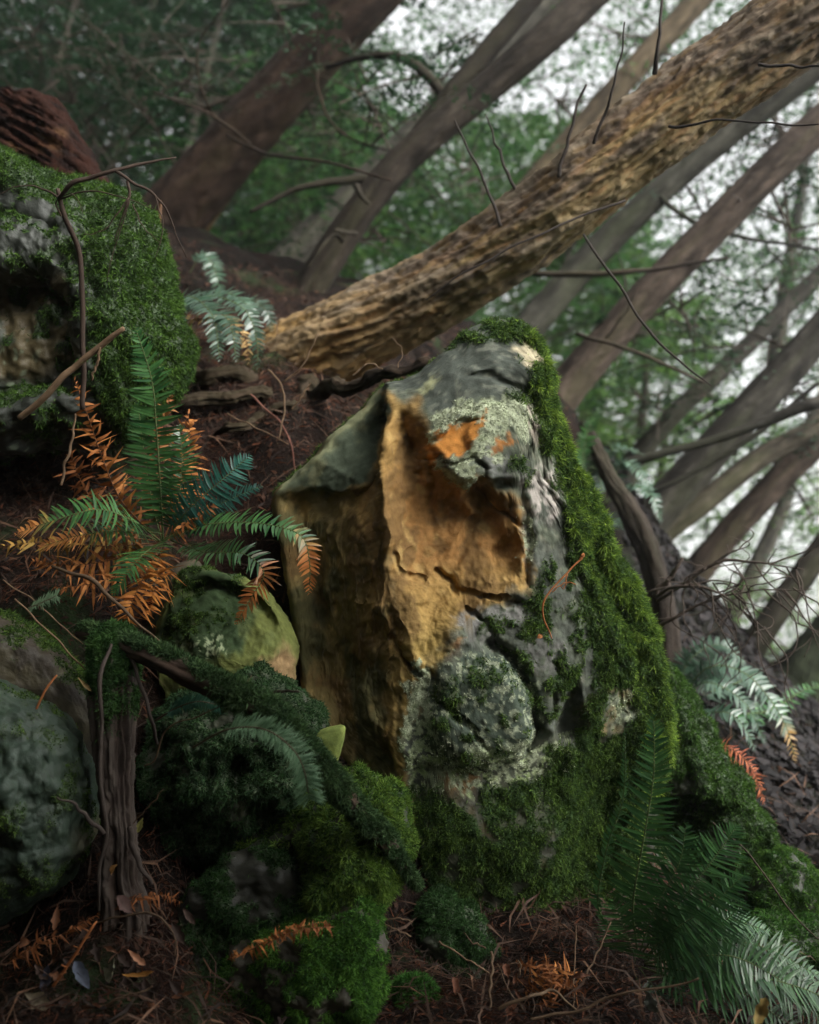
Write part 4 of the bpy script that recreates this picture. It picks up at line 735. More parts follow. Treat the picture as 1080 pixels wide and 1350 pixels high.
# ------------------------------------------------------------------ ferns
FG, FGL, FB, FO = C3(.022, .08, .024), C3(.06, .155, .042), C3(.24, .085, .025), C3(.42, .17, .045)
def frond_geo(ctrl, width, pairs=36, nh=(0, -.6, 1), c0=FG, c1=FGL, tip=None, curl=0.0, seed=0, lift=.15, stipe=.12, jag=.08):
    """ctrl: 3D points base->tip. Returns leaflets (V,F,C) and stem tube"""
    rg = np.random.default_rng(seed); n = 200; p = crom(ctrl, n); T = nrm(np.gradient(p, axis=0))
    N = np.tile(np.asarray(nh, float), (n, 1)); N = nrm(N-(N*T).sum(1)[:, None]*T); Sd = np.cross(T, N)
    L = np.linalg.norm(np.diff(p, axis=0), axis=1).sum(); sp = L*(1-stipe)/pairs
    parts = []; rows = 6; yy = np.linspace(0, 1, rows); prof = np.array([.55, 1.0, .92, .75, .5, .06])
    for k in range(pairs):
        t = stipe+(1-stipe)*(k+.5)/pairs; i = int(t*(n-1)); tt = (t-stipe)/(1-stipe)
        wl = width*min(1, .55+tt*2.6)*(1-tt**2.6)**.8+.004
        for sg in (-1, 1):
            if rg.random() < jag*.4: continue
            ln = wl*(1+jag*2*rg.normal()*.5); a = .12+.45*tt**2+.10*rg.normal()*(1+4*curl)
            i2 = min(n-1, i+(2 if sg > 0 else 0))
            d = nrm(Sd[i2]*sg*math.cos(a)+T[i2]*math.sin(a)+N[i2]*(lift+.12*rg.normal()+curl*rg.normal()*1.2))
            nn = nrm(N[i2]+Sd[i2]*sg*(-lift)+rg.normal(size=3)*(.12+curl*.8)); ws = nrm(np.cross(nn, d))
            if ws@T[i2] < 0: ws = -ws
            hw = min(sp*.42, ln*.16)*(1+curl*.25)
            bend = T[i2]*ln*.13-np.array([0, 0, 1])*ln*.10-nn*ln*curl*(.5+rg.random())
            tw = curl*rg.normal()*1.5
            mid = p[i2]+d*ln*yy[:, None]+bend*(yy**2)[:, None]
            wv_ = ws*np.cos(tw*yy)[:, None]+nn*np.sin(tw*yy)[:, None]
            e1 = mid-wv_*(hw*prof)[:, None]+nn*hw*.15; e2 = mid+wv_*(hw*prof)[:, None]+nn*hw*.15
            VV = np.stack([e1, mid, e2], 1).reshape(-1, 3)
            q = rg.random(); cc = c0*(1-q)+c1*q; cc = cc*(.8+.4*rg.random())
            if tip is not None:
                m = np.clip((tt-tip[0])/.12+.25*rg.normal(), 0, 1); cc = cc*(1-m)+tip[1]*(.7+.6*rg.random())*m
            CC = np.tile(cc, (len(VV), 1)); CC[1::3] *= 1.15
            parts.append((VV, _ff, CC))
    V, F, C = join(parts)
    r0 = .0028*min(1.3, L/.5)
    tv, tf, _ = tube(p[::8], np.linspace(r0, r0*.35, len(p[::8])), 50, 6)
    return (V, F, C), (tv, tf)
_r = np.arange(5)[:, None]*3
_ff = np.vstack([np.hstack([_r, _r+1, _r+4, _r+3]), np.hstack([_r+1, _r+2, _r+5, _r+4])])
def fern(name, label, base, fronds, group=None, cat='fern'):
    e = empty(name, base, label, cat, group)
    for k, f in enumerate(fronds):
        px, wd = f['px'], f['w']; pts = P(*np.array(px, float).T); D = px[len(px)//2][2]; brown = f.get('brown', 0)
        g, s = frond_geo(pts, wd*1.12*D/FPX, int(f.get('n', 36)*f.get('dn', 1.15)), f.get('nh', (0, -.7, .7)), *(f.get('c', (FG, FGL) if not brown else (FB, FO))), tip=f.get('tip'), curl=f.get('curl', .55 if brown else .04), seed=f.get('s', int(px[0][0]*7+k)), lift=f.get('lift', .15), stipe=f.get('st', .12))
        fo = mk('frond', *g[:2], M_dead if brown else M_fern, e, g[2])
        if brown: fo['label'] = 'dead rust-brown frond'
        mk('stem', *s, M_twig, fo, np.tile(C3(.14, .06, .025) if brown else C3(.08, .11, .04), (len(s[0]), 1)))
    return e
BA = P(215, 712, 2.5)
fern('sword_fern', 'sword fern with upright green fronds and dead rust-orange fronds on the needle slope', BA, [
    dict(px=[(215,712,2.5),(212,650,2.46),(206,560,2.43),(200,500,2.42),(178,430,2.44)], w=34, n=46, nh=(-.1,-1,.15)),
    dict(px=[(213,712,2.52),(200,660,2.52),(188,580,2.53),(182,530,2.55)], w=30, n=34, nh=(-.2,-1,.2), c=(FG*.8, FGL*.7)),
    dict(px=[(220,710,2.5),(250,670,2.44),(290,635,2.42),(330,600,2.44)], w=34, n=34, nh=(.5,-.8,.5), c=(C3(.015,.075,.06), C3(.03,.12,.085))),
    dict(px=[(212,714,2.48),(180,690,2.38),(130,672,2.32),(60,690,2.3),(20,705,2.32)], w=38, n=38, nh=(0,-.8,.8), tip=(.72, FO)),
    dict(px=[(214,716,2.46),(200,722,2.36),(180,740,2.3),(165,760,2.28),(150,785,2.27)], w=36, n=32, nh=(-.3,-.9,.5), st=.05),
    dict(px=[(222,708,2.5),(270,692,2.42),(340,690,2.38),(395,705,2.36),(408,740,2.36),(408,782,2.37)], w=26, n=44, nh=(0,-.75,.8), tip=(.66, C3(.5,.18,.05))),
    dict(px=[(225,712,2.5),(270,728,2.42),(320,730,2.4),(348,755,2.4),(330,790,2.4),(312,822,2.41)], w=26, n=42, nh=(.1,-.8,.8), tip=(.52, C3(.42,.15,.045)), c=(FG*.8, FGL*.75)),
    dict(px=[(210,712,2.52),(160,660,2.5),(130,590,2.48),(110,530,2.47),(98,500,2.47)], w=22, n=38, brown=1, nh=(-.2,-1,.2)),
    dict(px=[(216,712,2.54),(238,650,2.56),(250,590,2.58),(248,540,2.6)], w=26, n=30, brown=1, nh=(.2,-1,.2), s=3),
    dict(px=[(214,712,2.53),(205,640,2.55),(215,560,2.58),(225,520,2.6)], w=24, n=30, brown=1, nh=(.2,-1,.2), s=5, c=(FB*.8, C3(.30,.15,.05))),
    dict(px=[(210,716,2.5),(160,735,2.44),(100,745,2.4),(40,740,2.4)], w=30, n=30, brown=1, s=6), dict(px=[(210,716,2.5),(140,720,2.46),(70,715,2.44),(0,720,2.44)], w=28, n=30, brown=1, s=7, c=(C3(.22,.14,.03), C3(.36,.20,.05))),
    dict(px=[(212,716,2.46),(190,760,2.4),(172,800,2.38),(165,835,2.38)], w=30, n=26, brown=1, nh=(0,-1,.3), s=8, c=(C3(.3,.1,.02), C3(.52,.22,.05))), dict(px=[(214,716,2.46),(205,770,2.4),(195,810,2.38)], w=24, n=22, brown=1, nh=(0,-1,.3), s=9, c=(C3(.3,.1,.02), C3(.52,.22,.05))),
    dict(px=[(218,712,2.5),(235,660,2.46),(240,600,2.46),(236,560,2.48)], w=26, n=34, nh=(.15,-1,.2), c=(FG*.7, FGL*.6), s=21), dict(px=[(212,714,2.5),(170,700,2.42),(110,705,2.36),(50,722,2.35)], w=30, n=36, nh=(0,-.8,.8), c=(FG*.7, FGL*.6), tip=(.5, FO), s=22),
    dict(px=[(218,712,2.5),(250,690,2.48),(290,665,2.46),(345,640,2.46)], w=24, n=34, nh=(.4,-.8,.6), c=(C3(.012,.06,.05), C3(.025,.09,.065)), s=23), dict(px=[(210,714,2.5),(150,700,2.5),(110,640,2.52),(90,590,2.54)], w=24, n=32, brown=1, nh=(-.3,-1,.2), s=24, c=(FB*.6, FB*1.2)),
    dict(px=[(216,712,2.48),(245,690,2.44),(270,675,2.42),(285,660,2.42)], w=14, n=18, brown=1, s=10), dict(px=[(212,714,2.47),(170,752,2.4),(120,770,2.37),(70,775,2.36)], w=22, n=28, brown=1, s=11)])
BB = P(845, 1250, 2.25)
fern('sword_fern', 'large glossy deep-green sword fern in front of the big boulder\'s mossy flank', BB, [
    dict(px=[(840,1250,2.31),(835,1190,2.29),(850,1100,2.29),(862,1020,2.31),(862,940,2.35)], w=40, n=52, nh=(-.5,-.8,.3)),
    dict(px=[(830,1240,2.32),(790,1200,2.33),(800,1120,2.35),(822,1050,2.36),(824,960,2.37)], w=14, n=50, nh=(-.95,-.3,.2)),
    dict(px=[(848,1255,2.3),(880,1210,2.27),(920,1160,2.25),(950,1120,2.26),(972,1088,2.27)], w=54, n=48, nh=(-.4,-.85,.4)),
    dict(px=[(850,1262,2.29),(890,1225,2.24),(935,1195,2.23),(985,1150,2.23)], w=40, n=36, nh=(-.4,-.8,.5), c=(FG*.8, FGL*.9)),
    dict(px=[(852,1262,2.29),(900,1225,2.24),(950,1210,2.23),(1015,1228,2.23)], w=36, n=40, nh=(-.1,-.7,.8)),
    dict(px=[(850,1270,2.28),(910,1262,2.22),(970,1262,2.19),(1040,1300,2.18),(1090,1350,2.18)], w=46, n=48, nh=(.0,-.9,.5), c=(FG*.7, FGL*.75)),
    dict(px=[(846,1275,2.27),(900,1292,2.21),(960,1300,2.18),(1030,1345,2.16),(1070,1400,2.16)], w=44, n=44, nh=(.1,-.7,.8), c=(FG*.7, FGL*.7)),
    dict(px=[(842,1275,2.27),(870,1310,2.23),(910,1345,2.2),(950,1400,2.19)], w=44, n=38, nh=(0,-.8,.7), c=(FG*.7, FGL*.7)),
    dict(px=[(842,1262,2.31),(862,1200,2.28),(895,1140,2.27),(905,1085,2.29)], w=44, n=42, nh=(-.5,-.8,.3), c=(FG*.7, FGL*.7)), dict(px=[(850,1268,2.29),(880,1250,2.24),(930,1232,2.21),(985,1190,2.2)], w=44, n=40, nh=(-.2,-.8,.6), c=(FG*.6, FGL*.7)),
    dict(px=[(852,1272,2.28),(905,1280,2.22),(985,1285,2.18),(1075,1310,2.18),(1120,1350,2.18)], w=42, n=46, nh=(.05,-.7,.8), c=(FG*.8, FGL*.8)), dict(px=[(836,1280,2.27),(850,1320,2.23),(870,1360,2.2),(890,1420,2.19)], w=40, n=34, nh=(-.1,-.85,.6), c=(FG*.6, FGL*.6)),
    dict(px=[(838,1270,2.29),(830,1240,2.26),(818,1210,2.25),(808,1185,2.26)], w=40, n=22, nh=(-.5,-.9,.2)), dict(px=[(856,1262,2.3),(930,1240,2.25),(1010,1250,2.23),(1085,1290,2.23)], w=40, n=40, nh=(0,-.7,.8), c=(FG*.8, FGL*.8))])
FP, FPL = C3(.035, .08, .048), C3(.075, .13, .085)
fern('sword_fern', 'pale grey-green arching fern on the dark bank behind the big boulder', P(890, 930, 3.6), [
    dict(px=[(890,930,3.6),(930,900,3.45),(980,925,3.4),(1010,980,3.4)], w=22, n=32, c=(FP, FPL)), dict(px=[(892,925,3.6),(935,880,3.5),(985,890,3.45),(1030,945,3.4),(1050,1005,3.4)], w=22, n=36, c=(FP, FPL), tip=(.72, C3(.3,.18,.06))),
    dict(px=[(890,925,3.6),(920,940,3.4),(960,940,3.3),(985,965,3.3),(996,990,3.3)], w=20, n=30, c=(FP, FPL)), dict(px=[(892,920,3.6),(910,870,3.6),(950,850,3.6),(985,880,3.6)], w=20, n=28, c=(FP*.8, FPL*.8)), dict(px=[(890,925,3.6),(960,905,3.7),(1000,890,3.8),(1005,930,3.8)], w=18, n=26, c=(FP*.8, FPL*.7)),
    dict(px=[(895,930,3.6),(1000,940,3.7),(1060,910,3.8),(1100,900,3.9)], w=16, n=26, c=(FG, FGL)), dict(px=[(890,930,3.6),(900,900,3.5),(905,870,3.45),(925,850,3.4)], w=18, n=26, c=(FP*.7, FPL*.7))])
fern('dead_frond', 'single rust-red dead frond curling over beside the long mossy slab', P(940, 985, 2.95), [dict(px=[(930,985,2.98),(965,988,2.93),(992,1015,2.92),(1008,1060,2.92)], w=16, n=44, brown=1, curl=.3, st=.02, c=(C3(.22,.06,.03), C3(.36,.12,.05)))], cat='fern frond')
fern('dead_frond', 'crumpled rust-brown dead fronds in the litter at the big boulder\'s foot', P(720, 1290, 2.2), [dict(px=[(690,1310,2.16),(715,1285,2.16),(745,1280,2.18),(770,1290,2.2)], w=16, n=26, brown=1, curl=.7, st=.02), dict(px=[(770,1310,2.14),(735,1295,2.14),(705,1275,2.17),(680,1268,2.2)], w=16, n=26, brown=1, curl=.7, st=.02, c=(FB*.6, FB)), dict(px=[(720,1330,2.1),(728,1300,2.12),(722,1275,2.17),(715,1262,2.2)], w=14, n=22, brown=1, curl=.7, st=.02, c=(FB*.6, FB))], cat='fern frond')
fern('dead_frond', 'orange dried needles and frond scraps along the upper edge of the flat-sided mossy rock', P(360, 1240, 2.05), [dict(px=[(300,1265,2.02),(335,1250,2.0),(375,1228,2.02),(430,1215,2.06)], w=9, n=30, brown=1, curl=.8, st=.02), dict(px=[(440,1222,2.06),(400,1225,2.02),(360,1240,2.0),(340,1258,2.0)], w=8, n=26, brown=1, curl=.8, st=.02, c=(FB*.6, FB))], cat='fern frond')
fern('dead_frond', 'dark orange dead frond sunk in the leaf pile below the slate-green boulder', P(60, 1250, 2.05), [dict(px=[(10,1270,2.03),(50,1245,2.03),(90,1228,2.06),(130,1205,2.09)], w=14, n=30, brown=1, curl=.8, st=.02, c=(FB*.4, FB*.9)), dict(px=[(150,1200,2.1),(180,1185,2.1),(215,1180,2.12),(240,1190,2.14)], w=10, n=24, brown=1, curl=.8, st=.02, c=(FB*.5, FB*1.1))], cat='fern frond')
fern('sword_fern', 'pale drooping fern growing behind the moss-capped boulder near the tree roots', P(225, 430, 3.7), [
    dict(px=[(215,426,3.33),(260,406,3.24),(300,421,3.15),(312,476,3.11)], w=20, n=30, c=(FP*.8, FPL*.7)), dict(px=[(215,426,3.33),(245,391,3.24),(280,416,3.15),(290,476,3.11)], w=22, n=30, c=(FP*.8, FPL*.7)), dict(px=[(218,421,3.33),(270,391,3.33),(320,406,3.24),(338,446,3.24),(340,486,3.24)], w=18, n=30, c=(FP*.8, FPL*.7)),
    dict(px=[(225,416,3.38),(290,386,3.38),(330,406,3.33),(335,436,3.33)], w=16, n=28, c=(FP, FPL)), dict(px=[(214,426,3.24),(222,396,3.06),(235,436,2.93),(238,461,2.88)], w=22, n=26, c=(FP*.6, FPL*.6)), dict(px=[(300,416,3.51),(330,396,3.51),(352,411,3.47),(360,436,3.47)], w=14, n=22, c=(FP*.6, FPL*.6)),
    dict(px=[(250,360,4.2),(268,335,4.2),(285,360,4.15),(290,395,4.1)], w=14, n=22, c=(FP, FPL)), dict(px=[(220,426,3.33),(290,421,3.19),(322,446,3.15),(328,481,3.15)], w=16, n=26, brown=1, curl=.3, c=(C3(.2,.13,.05), C3(.3,.2,.08)))])
fern('sword_fern', 'small pale fern against the trunk bases just beyond the mossy shoulder', P(815, 660, 4.2), [
    dict(px=[(800,665,4.2),(820,610,4.2),(845,625,4.15),(860,650,4.1)], w=14, n=24, c=(FP, FPL)), dict(px=[(800,665,4.2),(830,640,4.1),(860,655,4.0),(872,690,4.0)], w=14, n=24, c=(FP, FPL)), dict(px=[(800,665,4.2),(790,620,4.2),(815,590,4.2),(850,600,4.2)], w=13, n=24, c=(FP*.8, FPL*.8)), dict(px=[(800,670,4.2),(815,690,4.1),(835,700,4.0),(842,730,4.0)], w=14, n=22, c=(FP*.6, FPL*.6)), dict(px=[(795,665,4.2),(770,620,4.2),(775,570,4.2),(790,540,4.2)], w=16, n=24, c=(FG, FGL))])

# conifer sprigs (flat needle sprays)
def sprig(name, label, px, ln, n, c0, c1, seed=0, rad=1.6):
    pts = P(*np.array(px, float).T); p = crom(pts, 120); T = nrm(np.gradient(p, axis=0)); rg = np.random.default_rng(seed)
    e = empty(name, p[0], label, 'sprig'); D = px[0][2]
    tv, tf, _ = tube(p[::6], np.linspace(rad, rad*.5, len(p[::6]))*D/FPX, 60, 6); mk('stem', tv, tf, M_twig, e, np.tile(C3(.10, .075, .045), (len(tv), 1)))
    t = rg.random(n)**.9; i = np.clip(((.35 if len(px) > 3 else .08)+(.65 if len(px) > 3 else .92)*t)*119, 0, 119).astype(int)
    sdv = nrm(np.cross(T[i], [0, -.8, .6])); sg = np.where(rg.random(n) < .5, 1, -1)[:, None]
    d = nrm(sdv*sg+T[i]*.55+rg.normal(size=(n, 3))*.25+[0, -.15, 0]); l = ln*D/FPX*(.6+.5*rg.random(n))[:, None]; wv_ = nrm(np.cross(d, [0, -1, .3]))*.0011
    V = np.stack([p[i]-wv_*.6, p[i]+wv_*.6, p[i]+d*l*.6+wv_, p[i]+d*l, p[i]+d*l*.6-wv_], 1).reshape(-1, 3); b = np.arange(n)[:, None]*5
    F = np.concatenate([b+[[0, 1, 2]], b+[[0, 2, 4]], b+[[4, 2, 3]]], 0); k = rg.random((n, 1)); C = np.repeat(c0*(1-k)+c1*k, 5, 0)
    tag(mk('needles', V, F, M_leaf, e, C, smooth=False), kind='stuff')
sprig('conifer_sprig', 'pale green conifer sprig arching down over the dark moss-covered rock', [(255,985,2.08),(300,962,1.98),(350,962,1.93),(388,990,1.92),(402,1020,1.93),(408,1055,1.95)], 24, 520, C3(.07, .15, .07), C3(.20, .32, .18), 1)
sprig('conifer_sprig', 'small pale conifer sprig lying on the needle slope above the dark slab', [(38,802,2.2),(55,795,2.18),(76,785,2.17)], 14, 160, C3(.09, .16, .08), C3(.2, .3, .18), 2)
sprig('conifer_sprig', 'dark green conifer sprig tucked beneath the mossy fallen branch', [(205,950,2.2),(230,935,2.14),(260,925,2.12),(290,930,2.12)], 18, 260, C3(.02, .08, .05), C3(.05, .14, .08), 3)

# ------------------------------------------------------------------ sticks and twigs
def stick(name, label, px, colr, n=40, sides=7, wob=.004, group=None, cat='twig', subs=()):
    e = None; tv, tf, tuv = ptube(px, n, sides, wob=wob, seed=int(px[0][0]+px[0][1]))
    if not subs:
        o = mk(name, tv, tf, M_twig, None, np.tile(colr, (len(tv), 1))); return tag(o, label, cat, group)
    e = empty(name, tv.mean(0)*[1, 1, 0]+[0, 0, tv[:, 2].min()], label, cat, group); mk('stem', tv, tf, M_twig, e, np.tile(colr, (len(tv), 1)))
    for s in subs:
        a, b, _ = ptube(s, 24, 5, wob=wob, seed=int(s[0][0]+s[-1][1])); mk('side_twig', a, b, M_twig, e, np.tile(colr, (len(a), 1)))
    return e
DK, TN, OR = C3(.045, .03, .022), C3(.17, .11, .065), C3(.36, .13, .045)
stick('dead_stick', 'pale brown dead stick poking up out of the dark hollow towards the upright frond', [(28,552,2.22,4.2),(70,512,2.2,4.5),(100,482,2.19,4.2),(135,455,2.18,4.2),(162,434,2.17,3.1)], TN, wob=.006, subs=([(132,458,2.18,2.1),(128,480,2.19,1.8),(120,500,2.2,1.4)],))
stick('arching_twig', 'dark twig arching over the moss-capped boulder with fine drooping side twigs', [(110,540,2.36,3.5),(110,440,2.32,3.5),(105,340,2.28,3.5),(85,285,2.24,3.5),(76,250,2.22,2.8)], DK, subs=(
    [(78,262,2.22,2.8),(92,243,2.2,3.5),(120,235,2.2,3.1),(150,226,2.2,2.8),(190,215,2.22,2.1),(232,208,2.25,1)], [(152,226,2.2,2.4),(175,240,2.2,2.1),(205,258,2.22,1.7),(225,290,2.25,1.1),(245,340,2.28,0.56)], [(168,236,2.2,2.1),(170,258,2.2,2.1),(160,290,2.21,1),(150,320,2.22,0.56)],
    [(80,262,2.22,1.8),(60,250,2.22,1.4),(30,245,2.22,0.84),(0,255,2.22,0.56)], [(80,262,2.22,1.4),(120,252,2.21,1),(165,262,2.2,0.7),(200,275,2.2,0.49)], [(170,262,2.2,1),(140,300,2.2,0.84),(110,310,2.2,0.49)], [(175,270,2.2,1),(190,300,2.2,0.7),(210,320,2.22,0.49)], [(170,265,2.2,0.84),(150,330,2.21,0.63),(140,370,2.22,0.45)], [(205,258,2.22,1),(215,300,2.22,0.7),(205,340,2.22,0.45)], [(80,285,2.23,1.4),(75,265,2.23,1),(95,255,2.2,0.7),(110,280,2.2,0.49)]))
stick('broken_stake', 'short splintered dark stick with a raw orange tip beside the moss-capped boulder', [(208,330,2.9,3.5),(208,300,2.88,3.5),(211,275,2.87,3.1),(212,265,2.86,1.4)], C3(.10, .055, .03), wob=.002)
# bare dead branches, right
dead_sub = []
rg = np.random.default_rng(12)
for (a0, b0, D, du, dv, cnt) in ((870,785,3.1,190,-18,1),(872,800,3.05,175,25,1),(870,825,3.0,150,-45,1)):
    pass
mains = ([(868,792,3.1,3),(900,772,3.05,2.7),(945,742,3.0,2.4),(1000,742,2.95,1.5),(1060,752,2.9,0.72)], [(860,785,3.1,3.6),(880,765,3.08,3.6),(900,738,3.05,2.4)], [(862,786,3.1,2.4),(910,772,3.0,2.1),(960,790,2.95,1.5),(1010,830,2.9,0.72)], [(868,825,3.05,3),(910,803,3.0,2.1),(960,785,2.95,1.5),(1010,778,2.9,0.96),(1070,775,2.85,0.54)], [(855,780,3.1,1.8),(890,775,3.05,1.8),(940,768,3.0,1.2),(990,772,2.95,0.6)])
for m in mains[:1]+mains[2:]:
    q = crom(np.array(m), 60)
    for k in range(11):
        i = rg.integers(14, 58); a = q[i]; l = 30+95*rg.random(); sg = 1 if rg.random() < .7 else -.4
        dead_sub.append([(a[0], a[1], a[2], 1.3), (a[0]+l*.25+12*rg.normal(), a[1]+sg*l*.4, a[2]-.02, 1.0), (a[0]+l*.35+22*rg.normal(), a[1]+sg*l*.8, a[2]-.05*rg.random(), .75), (a[0]+l*.3+34*rg.normal(), a[1]+sg*l*1.15, a[2]-.08*rg.random(), .5)])
stick('dead_branch', 'bare dead branches with fine hanging twigs against the bright gap beyond the mossy shoulder', mains[0], C3(.06, .045, .036), wob=.008, cat='branch', subs=list(mains[1:])+dead_sub)
stick('dried_sprig', 'curved orange dried sprig caught on the big boulder\'s moss', [(765,738,2.30,1.2),(748,755,2.29,1.2),(725,780,2.28,1.2),(716,800,2.28,1.2),(718,820,2.29,1.1),(728,842,2.30,0.93)], OR, wob=.003, subs=([(765,738,2.3,1.9),(768,733,2.3,2.5),(770,730,2.3,1.2)], [(748,755,2.29,0.93),(744,775,2.29,0.74),(738,772,2.29,0.62)], [(728,780,2.28,0.74),(745,768,2.28,0.74),(760,770,2.28,0.62)]))
LT = 'thin bare twig lying in the dark litter'
for k, px in enumerate(([(330,520,3.0,1.4),(372,560,2.95,1.2),(385,590,2.92,0.99),(390,640,2.9,0.93)], [(352,486,3.0,1.2),(372,510,2.96,1.2),(375,540,2.93,1.2),(368,580,2.9,0.87)], [(300,545,3.0,0.99),(340,565,2.95,0.93),(380,585,2.9,0.62)], [(372,505,2.95,1.2),(400,480,2.93,1.1),(420,440,2.92,0.74)], [(385,540,2.9,0.93),(398,520,2.9,1.2),(410,505,2.9,0.62)],
      [(465,495,2.75,0.93),(485,480,2.75,1.2),(505,486,2.75,0.93)], [(525,485,2.7,0.74),(530,460,2.72,0.62),(515,445,2.75,0.5)], [(190,1010,2.12,1.2),(205,1000,2.1,1.1),(222,960,2.08,0.99),(260,945,2.06,0.99),(310,920,2.04,0.74),(333,890,2.04,0.5)], [(175,1085,2.1,0.74),(200,1060,2.08,0.74),(216,1040,2.08,0.5)])):
    stick('bare_twig', 'thin reddish bare twig curling through the soil behind the big boulder\'s shelf' if k < 5 else 'thin bare twig hooked on the dark upper edge of the big boulder' if k < 7 else 'thin pale twig leaning on the dark moss-covered rock', px, TN*.75 if k else C3(.16, .07, .05), wob=.005, group=('twigs behind the shelf', 'twigs on the crown edge', 'twigs on the dark rock')[0 if k < 5 else 1 if k < 7 else 2])
for k, px in enumerate(([(70,1300,2.0,2.2),(95,1265,1.98,1.9),(120,1225,1.97,1.6),(128,1215,1.98,1.2)], [(48,935,2.16,1.6),(60,910,2.16,1.6),(75,890,2.17,1.2)])):
    stick('orange_stick', ('straight orange dried frond stalk lying on the fallen leaves', 'short orange stalk leaning on the dark slab')[k], px, OR, wob=.001, subs=[] if k else [[(x, y, 1.98, 1), (x+s*7, y-3, 1.98, .6)] for x, y, s in ((80,1285,1),(88,1275,-1),(98,1260,1),(104,1250,-1),(112,1238,1),(118,1228,-1))])
for k, px in enumerate(([(128,1215,2.02,1.6),(160,1208,2.0,1.6),(200,1207,1.98,1.6),(225,1225,1.98,1.2),(230,1260,1.97,0.93)], [(110,1330,1.96,1.9),(150,1320,1.95,1.6),(200,1300,1.94,1.2)], [(655,1330,2.05,2.5),(700,1312,2.05,2.2),(728,1306,2.08,1.9),(760,1330,2.05,1.2)], [(700,1345,2.0,1.9),(760,1330,2.0,1.9),(830,1310,1.98,1.6),(920,1290,1.95,1.2)], [(580,1240,2.2,1.2),(610,1262,2.18,1.2),(645,1282,2.16,1.1)], [(648,1255,2.2,1.9),(648,1290,2.15,1.9),(645,1330,2.1,1.6)], [(655,1270,2.15,0.93),(668,1300,2.1,0.93),(690,1330,2.05,0.74)], [(760,1220,2.25,0.74),(758,1270,2.2,0.74),(756,1330,2.1,0.62)], [(675,1300,2.15,1.6),(688,1275,2.15,1.2),(686,1268,2.15,0.93)], [(770,1290,2.15,1.2),(795,1240,2.2,1.2),(805,1215,2.22,0.93)], [(640,1250,2.22,1.2),(620,1240,2.22,0.93),(612,1230,2.23,0.62)], [(500,1212,2.2,0.93),(520,1225,2.18,0.93),(543,1233,2.18,0.93)], [(500,1212,2.2,0.93),(525,1211,2.19,0.93),(545,1214,2.2,0.62)],
      [(225,860,2.2,0.93),(150,790,2.25,2.5),(120,765,2.3,3.1),(70,745,2.34,1.9)], [(20,790,2.28,1.2),(60,830,2.24,1.2),(100,870,2.22,1.2),(130,900,2.2,0.62)], [(5,765,2.3,0.93),(60,805,2.26,0.93),(110,850,2.22,0.62)], [(940,1085,2.6,1.2),(990,1130,2.5,1.2),(1040,1200,2.4,1.1),(1080,1240,2.35,0.93)], [(80,640,2.35,1.9),(92,590,2.34,1.9),(100,545,2.34,1.2)])):
    if k < 16 and k not in (2, 3, 5): stick('bare_twig', LT, px, TN*(.5+.5*((k*37) % 10)/10), group='twigs in the litter', wob=.006)
    else: stick('bare_twig', {2: 'stout curved twig at the foot of the big boulder', 3: 'long smooth twig passing under the glossy fern', 5: 'upright forked-looking twig in the litter at the big boulder\'s foot', 16: 'thin dark twig sloping across the mossy stones below the long slab', 17: 'thin stem standing in the dark hollow below the dead stick'}[k], px, TN*.7 if k != 16 else DK, wob=.006)

# ------------------------------------------------------------------ litter
def surf(x, y):
    return ground_z(x, y)+near_noise(x, y)
def near_noise(x, y):
    z = ground_z(x, y); p = np.column_stack([x, y, z]); return .05*fbm(p*3, 3)+.022*fbm(p*12, 3)
def litter(name, label, n, box, ln, wd, c0, c1, seed, bend=.12, lift=.012):
    rg = np.random.default_rng(seed); x = box[0]+(box[1]-box[0])*rg.random(n); y = box[2]+(box[3]-box[2])*rg.random(n)
    keep = ~((x > .75) & (y > 2.55) & (rg.random(n) < .85)) if seed < 4 else np.ones(n, bool); x = x[keep]; y = y[keep]; n = len(x)
    z = surf(x, y); p = np.column_stack([x, y, z+lift*rg.random(n)]); e = .03
    gx_ = (ground_z(x+e, y)-ground_z(x-e, y))/(2*e); gy_ = (ground_z(x, y+e)-ground_z(x, y-e))/(2*e)
    nn = nrm(np.column_stack([-gx_, -gy_, np.ones(n)])); a = nrm(np.cross(nn, rg.normal(size=(n, 3)))); a = nrm(a+nn*rg.normal(size=(n, 1))*.3); s = nrm(np.cross(nn+rg.normal(size=(n, 3))*.4, a))
    l = ln*(.4+1.2*rg.random(n)**1.5)[:, None]; w_ = wd*(.6+.8*rg.random(n))[:, None]
    m = p+nn*bend*l*rg.random((n, 1))+s*l*.12*rg.normal(size=(n, 1))
    if wd < .001: V = np.stack([p-a*l*.5-s*w_*.8, m*.5+p*.5-a*l*.3+s*w_, p+a*l*.5], 1).reshape(-1, 3); F = np.arange(n*3).reshape(-1, 3)
    else: V = np.stack([p-a*l*.5, m-s*w_, m+s*w_, p+a*l*.5], 1).reshape(-1, 3); b = np.arange(n)[:, None]*4; F = np.concatenate([b+[[0, 1, 2]], b+[[2, 1, 3]]], 0)
    k = rg.random((n, 1)); C = (c0*(1-k)+c1*k)*(.6+.7*rg.random((n, 1))); o = mk(name, V, F, M_dead, None, np.repeat(C, len(V)//n, 0), smooth=False, base=(0, 2.5, 1)); tag(o, label, 'litter', kind='stuff')
litter('needle_litter', 'reddish-brown needle litter covering the slope', 110000, (-1.7, 1.5, 1.7, 3.9), .028, .0008, C3(.012, .006, .004), C3(.12, .038, .014), 1)
litter('twig_litter', 'fine dark twig litter on the slope', 36000, (-1.7, 1.6, 1.7, 4.4), .06, .0011, C3(.012, .008, .006), C3(.075, .045, .028), 2, lift=.04)
